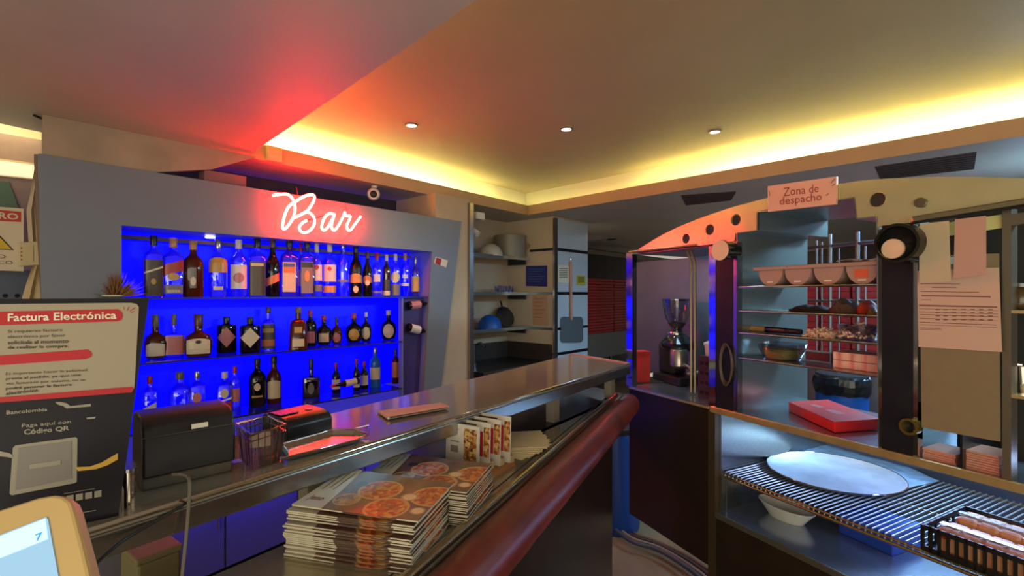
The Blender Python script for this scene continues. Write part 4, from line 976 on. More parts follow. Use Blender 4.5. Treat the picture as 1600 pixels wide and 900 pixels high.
for px, z0, z1 in ((1080, 1.1, 1.73), (1086, 1.1, 1.73)):
    D().tube([pr(px-8, 388, .12), pr(px, 410, .12), V((*pr(px, 500, .12)[:2], 1.08))], .006, 8).build('conduit', mat('tan_pipe', (150, 130, 100), .4, .5), DU, smooth=True)
# sign
sg = thing('sign', 'pale pink sign reading Zona de despacho on top of the steel arch', 'sign', PR.frame(pr(1253, 325, -.01))); gi = sg.matrix_world.inverted()
MB(gi).prism([pr(*p, -.012) for p in ((1199.5, 291), (1307, 275.5), (1306, 319), (1200, 331))], PR.n*.01).build('plate', mat('sign_plate', (226, 170, 146), .6, noise=.04, scale=10), sg)
hs = lambda p: pr(p[0], p[1], -.0135)
m = MB(gi); text(m, 'Zona de', [(1224, 293.5), (1279, 287.5), (1279, 300), (1224, 307)], hs); text(m, 'despacho', [(1218, 308.5), (1284, 300.5), (1284, 317), (1218, 324)], hs)
m.build('lettering', mat('sign_red', (160, 60, 56), .6), sg)
m = MB(gi)
for a, b in (((1297, 286), (1304, 279)), ((1299, 290), (1304, 287)), ((1290, 305), (1294, 302)), ((1201, 298), (1202, 306))):
    poly(m, [a, (a[0]+1.5, a[1]+1), (b[0]+1.5, b[1]+1), b], hs)
m.build('tick_marks', mat('sign_grey', (150, 120, 110), .6), sg)
# spice bins tray
zb = shz[0]; a = rp_(ru(1176), .03, 0); b = rp_(u1-.01, .03, 0)
ua_, ub_ = (a-PR.o).dot(PR.u), (b-PR.o).dot(PR.u)
zt = pr(1175, 419, .03).z
bt = thing('topping_bins', 'four joined beige half-round topping bins on the top shelf of the unit', 'container', PR.frame(rp_((ua_+ub_)/2, .03, zb))); bi_ = bt.matrix_world.inverted()
binm = mat('bin_plastic', (168, 136, 120), .5)
MB(bi_).prism([rp_(ua_-.015, .02, zt-.012), rp_(ub_, .02, zt-.012), rp_(ub_, .28, zt-.012), rp_(ua_-.015, .28, zt-.012)], (0, 0, .014)).build('rim', binm, bt, bev=.003)
W_ = (ub_-ua_)/4
for i in range(4):
    cu_ = ua_+W_*(i+.5); r_ = min(W_*.46, zt-zb-.014); rz_ = zt-.012-zb
    pts = [rp_(cu_+W_*.46*math.cos(math.pi*(1+j/14)), .03, zt-.012+rz_*math.sin(math.pi*(1+j/14))) for j in range(15)]
    bo_ = MB(bi_).prism(pts, PR.n*.24).build('bin', binm, bt, smooth=True)
    MB(bi_).prism([rp_(cu_-.012, .0285, zt-.06), rp_(cu_+.012, .0285, zt-.06), rp_(cu_+.012, .0285, zt-.055), rp_(cu_-.012, .0285, zt-.055)], PR.n*.001).build('bin_label', paper, bo_)
cu_ = ua_+W_*3.5
MB(bi_).prism([rp_(cu_-.022, .028, zt-.05), rp_(cu_+.018, .028, zt-.05), rp_(cu_+.018, .028, zt-.022), rp_(cu_-.022, .028, zt-.022)], PR.n*.0015).build('bin_sticker', mat('orange_sticker', (214, 96, 56), .6), bo_)
# crumpled paper on the bins
m = MB(); c = rp_(ub_-.09, .1, zt+.003)
N_ = 8
vs = []; 
for j in range(N_+1):
    for i in range(N_+1): vs.append(c+PR.u*((i/N_-.5)*.12)+PR.n*((j/N_-.5)*.08)+V((0, 0, .012*random.random()+.001)))
m.add(vs, [(j*(N_+1)+i, j*(N_+1)+i+1, (j+1)*(N_+1)+i+1, (j+1)*(N_+1)+i) for j in range(N_) for i in range(N_)])
solo('paper_sheet', m, paper, 'crumpled white paper lying on the right end of the topping bins', 'paper', T(c), smooth=True)
# second shelf: dark lumps (bags, utensils)
def lump(px0, px1, z0, h, off, name, label, cat, mt, n=9, seed=1, dpt=.1, grp=None, zig=.4):
    random.seed(seed); a, b = ru(px0, off), ru(px1, off); c = rp_((a+b)/2, off, z0)
    m = MB(); vs = []; K = 10
    for i in range(n+1):
        t_ = i/n; e = math.sin(math.pi*min(max(t_, .04), .96))**.5; hh_ = h*e*random.uniform(1-zig, 1); ww = dpt*e*.5
        for j in range(K):
            an = 2*math.pi*j/K; zz = max(0, hh_*.5+hh_*.5*math.sin(an)*random.uniform(.85, 1.1))
            if math.sin(an) < -.5: zz = 0
            q = rp_(a+(b-a)*t_, off+ww*math.cos(an), z0+.001+zz); vs.append(q)
    fs = [(i*K+j, i*K+(j+1) % K, (i+1)*K+(j+1) % K, (i+1)*K+j) for i in range(n) for j in range(K)]+[tuple(range(K)), tuple(range(n*K, n*K+K))]
    m.add(vs, fs); return solo(name, m, mt, label, cat, T(c), grp)
lump(1236, 1303, shz[1], .028, .12, 'spice_bundle', 'dark bundle of dried herbs on the second shelf', 'food bag', mat('dark_herb', (40, 34, 26), .7), 14, 2)
lump(1298, 1347, shz[1], .055, .12, 'paper_bag', 'crumpled brown paper bag on the second shelf', 'bag', mat('kraft', (86, 62, 42), .7), 7, 5)
lump(1343, 1368, shz[1], .05, .12, 'snack_bag', 'orange red snack bag at the right of the second shelf', 'bag', mat('orange_bag', (190, 60, 36), .4), 6, 9)
lump(1356, 1374, shz[1], .02, .04, 'foil_packet', 'small gold foil packet beside the snack bag', 'packet', mat('gold_foil', (150, 120, 60), .3, .7), 6, 4, .05)
# third shelf: knife/roll, garlic-like bread trays
def rod(px0, px1, z, off, r, mt, nm, parent, Mi): 
    MB(Mi).tube([rp_(ru(px0, off), off, z), rp_(ru(px1, off), off, z)], r, 10).build(nm, mt, parent, smooth=True)
c = rp_(ru(1190), .1, shz[2]); t = thing('rolling_pin', 'wooden handled steel roller lying on the third shelf', 'utensil', T(c)); Mi = t.matrix_world.inverted()
rod(1165, 1197, shz[2]+.013, .09, .011, woodm, 'handle', t, Mi); rod(1197, 1228, shz[2]+.013, .09, .0125, dsteel, 'barrel', t, Mi); rod(1228, 1252, shz[2]+.012, .09, .011, rubber, 'grip', t, Mi)
def strands(cu, off, z0, rx, ry, hz_, n, seed, mt, nm, parent, Mi):
    random.seed(seed); m = MB(Mi)
    for i in range(n):
        a_ = random.uniform(0, 6.28); r0 = random.random()**.5; p0 = (cu+rx*r0*math.cos(a_)*.8, off+ry*r0*math.sin(a_)*.8)
        b_ = random.uniform(0, 6.28); L_ = random.uniform(.02, .04); zz = z0+.008+hz_*(1-r0*r0)*random.random()
        P_ = [rp_(p0[0]+L_*t_*math.cos(b_+t_*1.2), p0[1]+L_*t_*math.sin(b_+t_*1.2), zz+.008*math.sin(t_*3.1)) for t_ in (-.5, -.2, .1, .4)]
        m.tube(P_, .0035, 5)
    m.build(nm, mt, parent, kind='stuff', smooth=True)
shred = mat('pale_shreds', (226, 186, 160), .6)
c = rp_(ru(1285), .12, shz[2]); t = thing('shred_pile', 'flat pile of pale shredded strips on the third shelf', 'food', T(c)); strands(ru(1285, .1), .1, shz[2], .065, .06, .02, 130, 3, shred, 'strips', t, t.matrix_world.inverted())
c = rp_(ru(1342), .1, shz[2]); t = thing('deli_tub', 'oval clear tub heaped with pale shredded strips on the third shelf', 'container', PR.frame(c)); Mi = t.matrix_world.inverted()
strands(ru(1342, .09), .09, shz[2]+.01, .06, .055, .035, 150, 8, shred, 'strips', t, Mi)
MB().lathe([(.048, 0), (.058, .03), (.062, .048), (.058, .046), (.045, .003)], 24, T((ru(1342, .09)-ru(1342), -.01, .002)), sy=.9, cap='b').build('tub', clear, t, smooth=True)
# fourth shelf
c = rp_(ru(1222), .1, shz[3]); t = thing('deli_tub', 'clear tub with yellow green relish on the fourth shelf', 'container', PR.frame(c))
MB().lathe([(.06, 0), (.075, .035), (.082, .06), (.084, .062)], 24, T((ru(1222, .1)-ru(1222), 0, .001)), sy=.85, p=3, cap='b').build('tub', clear, t, smooth=True)
MB().lathe([(.055, .004), (.066, .04), (.03, .046), (.001, .047)], 20, T((ru(1222, .1)-ru(1222), 0, .001)), sy=.85, p=3).build('relish', mat('relish', (150, 140, 70), .5), t, smooth=True)
c = rp_(ru(1340), .1, shz[3]); t = thing('egg_carton_stack', 'pale pink ribbed container at the right of the fourth shelf', 'container', PR.frame(rp_(0, 0, 0)+V((0, 0, shz[3])))); 
ea, eb = ru(1302, .06), u1-.008; 
for k_ in range(2):
    m = MB(t.matrix_world.inverted()); z0 = shz[3]+.001+.028*k_; nseg = 24; pts = []
    for i in range(nseg+1):
        f_ = i/nseg; pts.append(rp_(ea+(eb-ea)*f_, .06+.004*math.sin(f_*math.pi*8), z0))
    pts += [rp_(eb, .17, z0), rp_(ea, .17, z0)]
    m.prism(pts, (0, 0, .026)); m.build('layer', mat('pink_carton', (222, 160, 140), .6), t)
c = rp_(ru(1280), .12, shz[3]); t = thing('wire_frame_box', 'small grey framed red box on the fourth shelf', 'box', T(c)); Mi = t.matrix_world.inverted()
xa, xb = ru(1254, .13), ru(1298, .13)
MB(Mi).prism([rp_(xa+.01, .132, shz[3]+.001), rp_(xb-.01, .132, shz[3]+.001), rp_(xb-.01, .132, shz[3]+.036), rp_(xa+.01, .132, shz[3]+.036)], PR.n*.03).build('box', mat('dull_red', (120, 40, 44), .6), t)
MB(Mi).tube([rp_(xa, .128, shz[3]+.004), rp_(xb, .128, shz[3]+.004), rp_(xb, .128, shz[3]+.042), rp_(xa, .128, shz[3]+.042)], .004, 6, closed=True).build('frame', mat('grey_blue_frame', (150, 150, 170), .4), t)
# red pizza box on counter
zz = ZC
pb = [atz(x, y, zz+.003) for x, y in ((1232, 642), (1301, 677), (1374, 671), (1310, 640))]
A, Bq = atz(1232, 643, zz), atz(1304, 677, zz); Cq = atz(1375, 672, zz)
M = fr2(V((A.x, A.y, zz)), V((Bq.x, Bq.y, zz))); t = thing('pizza_box', 'flat red pizza box on the steel counter of the dispatch unit', 'pizza box', M); Mi = M.inverted()
Dq = A+(Cq-Bq); hq = .035
MB(Mi).prism([V((p.x, p.y, zz+.002)) for p in (A, Bq, Cq, Dq)], (0, 0, hq)).build('tray', mat('bright_red_card', (206, 26, 16), .45, noise=.1), t, bev=.002)
cq = (A+Bq+Cq+Dq)/4
MB(Mi).prism([V((*(cq+(p-cq)*1.01)[:2], zz+hq+.002)) for p in (A, Bq, Cq, Dq)], (0, 0, .003)).build('lid', mat('bright_red_card', (0, 0, 0)), t)
m = MB(Mi)
for (x0, x1, y0, y1) in ((.2, .38, .3, .5), (.5, .72, .35, .6)):
    m.face([V((*(A.lerp(Dq, y_).lerp(Bq.lerp(Cq, y_), x_))[:2], zz+hq+.0055)) for x_, y_ in ((x0, y0), (x1, y0+.05), (x1, y1), (x0, y1-.05))])
m.build('lid_print', mat('faded_print', (190, 110, 110), .5), t)
# ---- rack in lower bay
ZRK = .79
rk = thing('wire_rack', 'chrome wire rack in the lower bay of the dispatch unit', 'rack', PR.frame(rp_(ut, .05, ZRK))); Mi = rk.matrix_world.inverted()
ra, rb_ = ut+.012, u_end-.02
first = None; nW = 52; W0 = rb_-ra
for i in range(nW):
    u_ = ra+W0*i/(nW-1)
    if first is None:
        first = MB(Mi).tube([rp_(u_, .045, ZRK-.014), rp_(u_, .05, ZRK), rp_(u_, .74, ZRK)], .0026, 6).build('rod', mat('rod_steel', (170, 172, 178), .32, .9), rk, smooth=True)
    else:
        o = first.copy(); C.objects.link(o); o.parent = rk; o.location = (u_-ra, 0, 0)
for off_, r_ in ((.05, .005), (.38, .004), (.74, .005)):
    MB(Mi).tube([rp_(ra, off_, ZRK-.008), rp_(rb_, off_, ZRK-.008)], r_, 8).build('cross_bar', mat('rack_bar', (160, 145, 110), .25, .9), rk, smooth=True)
MB(Mi).tube([rp_(ra, .045, ZRK-.02), rp_(rb_, .045, ZRK-.02)], .006, 8).build('front_bar', mat('rack_bar', (0, 0, 0)), rk, smooth=True)
for u_ in (ra, rb_):
    for off_ in (.05, .73): MB(Mi).tube([rp_(u_+.004, off_, ZRK-.01), rp_(u_+.004, off_, ZB+.007)], .004, 6).build('leg', dsteel, rk)
# pizza pan
cp = atz(1301, 737, ZRK+.012); Mp = T((cp.x, cp.y, ZRK+.0035))
t = thing('pizza_pan', 'large round aluminium pizza pan lying on the wire rack', 'pan', Mp)
wr = 207/2*cp.y/F*.88
panm = mat('worn_aluminium', (196, 202, 214), .38, .75, noise=.14, scale=12, bump=.05)
MB().lathe([(.001, .0), (wr*.92, .0), (wr*.96, .008), (wr, .012), (wr, .014), (wr*.95, .0105), (wr*.91, .003), (.001, .003)], 64).build('disc', panm, t, smooth=True)
MB().tube([V((wr*math.cos(i*math.pi/24), wr*math.sin(i*math.pi/24), .0135)) for i in range(48)], .002, 6, closed=True).build('rim', polished, t, smooth=True)
# foil sheet behind pan
q = [atz(x, y, ZRK+.004) for x, y in ((1232, 695), (1298, 692), (1452, 730), (1462, 752), (1380, 765), (1290, 720))]
m = MB(); N_ = 10; vs = []
A_, B_, C_, D_ = atz(1222, 697, ZRK+.004), atz(1330, 690, ZRK+.004), atz(1468, 752, ZRK+.004), atz(1372, 772, ZRK+.004)
random.seed(3)
for j in range(N_+1):
    for i in range(N_+1):
        p = A_.lerp(B_, j/N_).lerp(D_.lerp(C_, j/N_), i/N_); p.z = ZRK+.0035+random.random()*.003; vs.append(p)
m.add(vs, [(j*(N_+1)+i, j*(N_+1)+i+1, (j+1)*(N_+1)+i+1, (j+1)*(N_+1)+i) for j in range(N_) for i in range(N_)])
solo('plastic_sheet', m, mat('film_sheet', (120, 140, 165), .3, .4, noise=.3, scale=25), 'crinkled grey plastic sheet on the rack behind the pizza pan', 'sheet', T(cp), smooth=True)
# white dish below rack, blue bin
cd = atz(1228, 790, ZB+.06); t = thing('serving_dish', 'white oval dish under the left end of the wire rack', 'dish', T((cd.x, cd.y, ZB+.0065)) @ RZ(-1.1))
MB().lathe([(.001, 0), (.07, 0), (.11, .05), (.114, .055), (.108, .054), (.066, .006), (.001, .005)], 32, sy=.55, cap='b').build('bowl', mat('dull_white', (190, 190, 180), .4), t, smooth=True)
MB().tube([V((.114*math.cos(i*.2618), .114*.55*math.sin(i*.2618), .055)) for i in range(24)], .0025, 6, closed=True).build('rim', mat('dull_white', (0, 0, 0)), t, smooth=True)
A_, B_ = atz(1310, 800, .70), atz(1395, 835, .70)
M = fr2(V((A_.x, A_.y, ZB+.0065)), V((B_.x, B_.y, ZB+.0065))); t = thing('storage_box', 'blue plastic storage box under the wire rack below the pan', 'box', M); L = (V((B_.x, B_.y, 0))-V((A_.x, A_.y, 0))).length
bb = mat('navy_box', (30, 60, 150), .4)
MB().box((0, 0, 0), (L, .18, .07)).build('body', bb, t, bev=.004); MB().box((-.004, -.004, .07), (L+.004, .184, .08)).build('lid', mat('navy_lid', (40, 76, 170), .4), t, bev=.002)
# black crate with wrapped packs
ka, kb = ru(1446, .05), ru(1625, .05); zk = ZRK+.004; hk = .075
bkm = mat('black_crate', (24, 22, 20), .4)
cr = thing('plastic_crate', 'black slotted plastic crate on the right end of the wire rack', 'crate', PR.frame(rp_((ka+kb)/2, .06, zk))); Mi = cr.matrix_world.inverted()
for z0, z1 in ((zk, zk+.014), (zk+hk-.014, zk+hk)):
    for a_, b_ in ((rp_(ka, .03, z0), rp_(kb, .03, z0)), (rp_(ka, .3, z0), rp_(kb, .3, z0))):
        MB(Mi).prism([a_, b_, b_+V((0, 0, z1-z0)), a_+V((0, 0, z1-z0))], PR.n*.006).build('rail', bkm, cr)
    for u_ in (ka, kb): MB(Mi).prism([rp_(u_, .03, z0), rp_(u_, .306, z0), rp_(u_, .306, z1), rp_(u_, .03, z1)], PR.u*.005).build('rail', bkm, cr)
for i in range(13):
    u_ = ka+(kb-ka)*i/12; MB(Mi).prism([rp_(u_-.004, .03, zk), rp_(u_+.004, .03, zk), rp_(u_+.004, .03, zk+hk), rp_(u_-.004, .03, zk+hk)], PR.n*.005).build('slat', bkm, cr)
for i in range(8):
    o_ = .03+.27*i/7; MB(Mi).prism([rp_(ka, o_-.004, zk), rp_(ka, o_+.004, zk), rp_(ka, o_+.004, zk+hk), rp_(ka, o_-.004, zk+hk)], PR.u*.005).build('slat', bkm, cr)
MB(Mi).prism([rp_(ka, .03, zk), rp_(kb, .03, zk), rp_(kb, .3, zk), rp_(ka, .3, zk)], (0, 0, .003)).build('floor_plate', bkm, cr)
random.seed(11)
wrapm = mat('wrapped_pack', (196, 140, 100), .3, noise=.25, scale=30, bump=.3)
k_ = 0
for r_ in range(2):
    for i in range(4):
        u_ = ka+.03+(kb-ka-.05)*(i+.5)/4; of = .09+.12*r_; w_ = (kb-ka)/4*.46
        Mx = PR.frame(rp_(u_, of, zk+.004)) @ RZ(random.uniform(-.05, .05))
        t = thing('bread_pack', '%s plastic wrapped bread pack from the left in the %s row of the black crate' % (ordn[i] if i else 'first', 'front' if r_ == 0 else 'rear'), 'food pack', Mx, 'wrapped packs in the black crate')
        MB().box((-w_, -.045, 0), (w_, .045, .072+.006*r_)).build('pack', wrapm, t, bev=.012)
        MB().box((-w_*1.02, -.02, .072+.006*r_), (w_*1.02, .0, .078+.006*r_)).build('film_fold', glass('plastic_film', (0, 0, 0)), t)
        if i == 0 and r_ == 0: MB().box((-w_*.5, -.0465, .045), (w_*.3, -.0455, .06)).build('red_sticker', redink, t)
# ---- right part: rail, receipts, papers, board
rz0 = pr(1424, 348, -.03); rz1 = pr(1640, 314, -.03)
t = thing('ticket_rail', 'steel ticket rail along the bottom of the arch holding paper slips', 'ticket rail', PR.frame((rz0+rz1)/2)); Mi = t.matrix_world.inverted()
MB(Mi).prism([rz0, rz1, rz1+V((0, 0, .018)), rz0+V((0, 0, .018))], PR.n*.028).build('channel', mat('rail_steel', (150, 140, 110), .25, .9), t, bev=.003)
MB(Mi).tube([rz0+V((0, 0, -.002)), rz1+V((0, 0, -.002))], .004, 8).build('roller', rubber, t, smooth=True)
def slip(pts, off, mt, nm, label, cat, prt=None, bend=.01, group=None):
    m = MB(); rows = 8; q0 = [V((*p, 0)) for p in pts]; vs = []
    for j in range(rows+1):
        f_ = j/rows; l_ = q0[0].lerp(q0[3], f_); r_ = q0[1].lerp(q0[2], f_)
        for i in range(5): 
            p = l_.lerp(r_, i/4); vs.append(pr(p.x, p.y, off-bend*math.sin(f_*2.5)*(1 if nm == 'ticket' else .3)))
    m.add(vs, [(j*5+i, j*5+i+1, (j+1)*5+i+1, (j+1)*5+i) for j in range(rows) for i in range(4)])
    c = pr((pts[0][0]+pts[1][0])/2, (pts[0][1]+pts[1][1])/2, off); t = thing(nm, label, cat, PR.frame(c), group); m.M = None
    Mi = t.matrix_world.inverted(); m.v = [Mi @ v for v in m.v]; m.build('sheet', mt, t, smooth=True); return t, Mi
slip([(1437, 350), (1483, 345), (1486, 440), (1436, 443)], -.034, mat('receipt_tan', (190, 170, 140), .7), 'ticket', 'left long paper ticket hanging from the rail', 'ticket', group='tickets on the rail')
slip([(1492, 343), (1541, 337), (1541, 429), (1490, 435)], -.036, mat('receipt_pink', (188, 148, 130), .7), 'ticket', 'right long pinkish paper ticket hanging from the rail', 'ticket', group='tickets on the rail')
t, Mi = slip([(1433, 423), (1561, 418), (1566, 550), (1435, 542)], -.012, mat('sheet_pink', (200, 166, 144), .7), 'price_sheet', 'large printed table sheet pinned below the tickets', 'paper sheet', bend=0)
m = MB(Mi)
hs = lambda p: pr(p[0], p[1], -.0135)
for y, x0, x1, h_ in ((443, 1438, 1500, .8), (449, 1456, 1495, .7), (455, 1438, 1530, .9), (461, 1440, 1548, 2), (468, 1440, 1455, .7), (476, 1436, 1558, 2.2), (482, 1436, 1560, .6), (487, 1436, 1560, .6), (491, 1437, 1560, .8), (497, 1437, 1560, .6), (503, 1437, 1558, .9), (507, 1437, 1558, .5), (512, 1437, 1470, .6), (514, 1437, 1472, .6)):
    k_ = .03*(y-430)/60
    poly(m, [(x0, y), (x1, y+(x1-x0)*k_), (x1, y+h_+(x1-x0)*k_), (x0, y+h_)], hs)
for x in (1462, 1474, 1488, 1502, 1516, 1530, 1544):
    for y in (483, 488, 493, 499): poly(m, [(x, y), (x+7, y), (x+7, y+1.4), (x, y+1.4)], hs)
m.build('table_print', mat('brown_print', (130, 90, 80), .7), t)
oa = thing('clip_board', 'olive brown board hanging below the printed sheet', 'board', PR.frame(pr(1500, 560, -.006))); Mi = oa.matrix_world.inverted()
MB(Mi).prism([pr(*p, -.008) for p in ((1437, 400), (1560, 396), (1562, 690), (1440, 668))], PR.n*.006).build('board', mat('olive_board', (128, 112, 82), .6, noise=.04), oa)
MB(Mi).prism([pr(*p, -.011) for p in ((1478, 402), (1515, 400), (1515, 412), (1478, 413))], PR.n*.003).build('clip', steel, oa)
# frame posts and slots
post(1566, 1580, 326, mat('grey_bronze', (120, 108, 90), .35, .6), 'frame_post', .04)
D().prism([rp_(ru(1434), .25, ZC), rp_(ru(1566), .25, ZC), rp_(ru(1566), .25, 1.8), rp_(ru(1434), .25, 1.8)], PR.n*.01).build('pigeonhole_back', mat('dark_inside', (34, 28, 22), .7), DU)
D().prism([rp_(ru(1500), .0, ZC), rp_(ru(1504), .0, ZC), rp_(ru(1504), .0, ZC+.12), rp_(ru(1500), .0, ZC+.12)], PR.n*.25).build('pigeonhole_divider', dsteel, DU)
D().prism([pr(1434, 355, .012), pr(1566, 335, .012), pr(1566, 356, .012), pr(1434, 375, .012)], PR.n*.01).build('upper_strip', mat('cream_strip', (206, 200, 130), .5), DU)
D().prism([rp_(ru(1580), .0, pr(1590, 485).z-.008), rp_(u_end, .0, pr(1590, 485).z-.008), rp_(u_end, .0, pr(1590, 485).z), rp_(ru(1580), .0, pr(1590, 485).z)], PR.n*.25).build('side_shelf', brass, DU)
zs2 = pr(1590, 618).z
D().prism([rp_(ru(1580), .0, zs2-.008), rp_(u_end, .0, zs2-.008), rp_(u_end, .0, zs2), rp_(ru(1580), .0, zs2)], PR.n*.25).build('side_shelf', brass, DU)
D().prism([pr(1580, 335), pr(1640, 325), pr(1640, 345), pr(1580, 352)], PR.n*.03).build('window_header', mat('grey_bronze', (0, 0, 0)), DU)
jz = pr(1590, 485).z
p = rp_(ru(1594, .07), .07, jz); t = thing('glass_jar', 'glass jar of brown spice on the side shelf at the right edge', 'jar', T(p))
MB().lathe([(.03, .001), (.033, .006), (.033, .05), (.026, .06)], 20).build('jar_body', mat('jar_brown', (70, 50, 24), .15), t, smooth=True); MB().lathe([(.029, .06), (.029, .07), (.001, .071)], 20).build('lid', dsteel, t, smooth=True)
p = rp_(ru(1597, .08), .08, zs2); t = thing('steel_cup', 'steel cup on the lower side shelf at the right edge', 'cup', T(p))
MB().lathe([(.022, .001), (.03, .07), (.028, .07), (.02, .004)], 20, cap='b').build('cup', polished, t, smooth=True); MB().tube([V((.03*math.cos(i*.5236), .03*math.sin(i*.5236), .07)) for i in range(12)], .002, 6, closed=True).build('rim', polished, t)
for nm, x0, x1, h_, lb_ in (('card_bundle', 1441, 1494, .03, 'low bundle of pink cards in the left pigeonhole'), ('card_bundle', 1506, 1562, .052, 'taller bundle of pink cards in the right pigeonhole')):
    a_, b_ = ru(x0, .02), ru(x1, .02); t = thing(nm, lb_, 'card bundle', PR.frame(rp_(a_, .02, ZC)))
    n_ = 5 if h_ < .04 else 8
    for i in range(n_):
        MB().box((random.uniform(0, .002), random.uniform(0, .003), h_*i/n_), (b_-a_-random.uniform(0, .003), .1, h_*(i+.85)/n_)).build('card', mat('pink_card', (196, 130, 110), .7), t)
# ---- coffee grinder etc
p = PR.hit(1058, 600, .30); p.z = ZC; gp = V((p.x, p.y, ZC)); Mg = T(gp) @ RZ(.35)
gr = thing('coffee_grinder', 'black and chrome coffee grinder with clear bean hopper', 'coffee grinder', Mg)
gk = p.y/F
def gz(y): return (592-y)*gk
MB().box((-.075, -.11, 0), (.075, .12, .045)).build('base', black, gr, bev=.01)
MB().box((-.045, -.02, .045), (.05, .11, gz(532))).build('motor_body', black, gr, bev=.015)
MB().lathe([(.04, gz(545), 3), (.07, gz(538), 3), (.075, gz(530), 3), (.055, gz(520), 2), (.045, gz(517), 2)], 24, sy=1.2).build('head', mat('head_gloss', (30, 30, 34), .1), gr, smooth=True)
MB().lathe([(.05, gz(520)), (.055, gz(516)), (.05, gz(513)), (.03, gz(511))], 24, T((.015, .02, 0))).build('collar', polished, gr, smooth=True)
MB().lathe([(.025, gz(515)), (.03, gz(508)), (.062, gz(492)), (.074, gz(476)), (.078, gz(464)), (.076, gz(464))], 28, T((.015, .02, 0)), cap='b').build('hopper', glass('hopper_plastic', (200, 205, 215), .1), gr, smooth=True)
MB().lathe([(.078, gz(464.5)), (.08, gz(464)), (.08, gz(462)), (.001, gz(461.5))], 28, T((.015, .02, 0))).build('hopper_lid', glass('hopper_lid', (110, 110, 120), .2), gr, smooth=True)
MB().lathe([(.02, gz(514)), (.028, gz(508)), (.05, gz(500)), (.02, gz(498)), (.001, gz(498))], 20, T((.015, .02, 0))).build('coffee_beans', mat('beans', (50, 34, 24), .5), gr, smooth=True)
MB().lathe([(.03, gz(566)), (.045, gz(562)), (.045, gz(540)), (.04, gz(538))], 24, T((-.045, -.07, 0))).build('doser', mat('doser_steel', (170, 160, 150), .3, .9), gr, smooth=True)
MB().tube([V((-.045, -.11, gz(560))), V((-.05, -.16, gz(562))), V((-.06, -.19, gz(566)))], [.012, .01, .014], 10).build('portafilter_fork', polished, gr, smooth=True)
MB().tube([V((0, -.08, gz(575))), V((.05, -.1, gz(573))), V((.075, -.1, gz(572)))], [.006, .008, .014], 10).build('lever', mat('cream_knob', (200, 190, 160), .4), gr, smooth=True)
MB().box((.078, -.03, gz(580)), (.08, .0, gz(560))).build('rating_label', paper, gr)
# red container left
c = atz(1003, 596, ZC); Y_ = c.y; t = thing('red_container', 'tall red box standing left of the coffee grinder', 'container', T((c.x, c.y, ZC)) @ RZ(.2))
MB().box((-.035, -.03, 0), (.035, .04, (596-548)*Y_/F)).build('body', redbox, t, bev=.003); MB().box((-.037, -.032, (596-556)*Y_/F), (.037, .042, (596-549)*Y_/F)).build('lid', mat('dark_red_lid', (150, 30, 26), .4), t)
# boxes right of grinder
a_ = ru(1086, .1); b_ = ru(1106, .05); c = rp_(a_, .12, ZC)
t = thing('capsule_rack', 'dark brown perforated rack right of the coffee grinder', 'rack', PR.frame(c)); w_ = .075; hr = (608-566)*1.15*c.y/F
MB().box((0, 0, 0), (w_, .1, hr*1.3)).build('body', mat('rack_brown', (54, 32, 28), .5), t)
for i in range(4):
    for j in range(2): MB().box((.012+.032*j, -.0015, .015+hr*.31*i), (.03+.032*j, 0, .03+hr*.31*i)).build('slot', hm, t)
t = thing('sugar_tub', 'white tub with lid on top of the perforated rack', 'tub', PR.frame(c+V((0, 0, hr*1.3))))
MB().lathe([(.028, .0), (.034, .05)], 20, T((.038, .05, .001))).build('tub', white, t, smooth=True); MB().lathe([(.038, .05), (.038, .06), (.02, .068), (.001, .069)], 20, T((.038, .05, .001))).build('lid', white, t, smooth=True)
# cable coil on the black panel
c = pr(1150, 572, -.012); m = MB()
for k_ in range(3):
    rr_ = .075+.006*k_; m.tube([rp_(ru(1147)-.01+.028*math.cos(a_*.2618)-.02, -.006-.004*k_, c.z+rr_*math.sin(a_*.2618)) for a_ in range(24)], .0025, 6, closed=True)
solo('cable_coil', m, mat('brown_cable', (84, 66, 50), .5), 'loop of brown cable hanging on the black panel left of the shelves', 'cable', T(c), smooth=True)

ORD = 'lowest second third fourth fifth sixth seventh eighth ninth tenth eleventh twelfth thirteenth fourteenth fifteenth sixteenth seventeenth eighteenth nineteenth twentieth'.split()
# ================================================================== KITCHEN BEHIND
# blue bin with black bag
c = aty(1315, 640, 3.1); t = thing('waste_bin', 'blue waste bin with black liner bag seen through the unit', 'bin', T((c.x, c.y, .0))); zt_ = H-(586-HY)*3.1/F; rb2 = 36*3.1/F
MB().lathe([(rb2*.85, 0), (rb2*.97, zt_-.10), (rb2*.97, zt_-.02)], 28).build('body', bluep, t, smooth=True)
random.seed(2)
vs = []; K = 36
prf = [(1.0, -.115), (1.06, -.09), (1.08, -.05), (1.04, -.01), (.98, .0)]
for i, (r_, z_) in enumerate(prf):
    for j in range(K): vs.append(V((rb2*(r_+random.uniform(-.025, .025))*math.cos(j*2*math.pi/K), rb2*(r_+random.uniform(-.025, .025))*math.sin(j*2*math.pi/K), zt_+z_+random.uniform(-.006, .006))))
MB().add(vs, [(i*K+j, i*K+(j+1) % K, (i+1)*K+(j+1) % K, (i+1)*K+j) for i in range(len(prf)-1) for j in range(K)]).build('liner_bag', mat('bag_black', (24, 26, 30), .25), t)
MB().lathe([(rb2*.98, zt_), (rb2*.96, zt_+.012), (.001, zt_+.018)], 28).build('lid', mat('bin_lid', (40, 48, 52), .3), t, smooth=True)
MB().box((-.04, -.03, zt_+.019), (.03, .01, zt_+.021)).build('lid_sticker', paper, t)
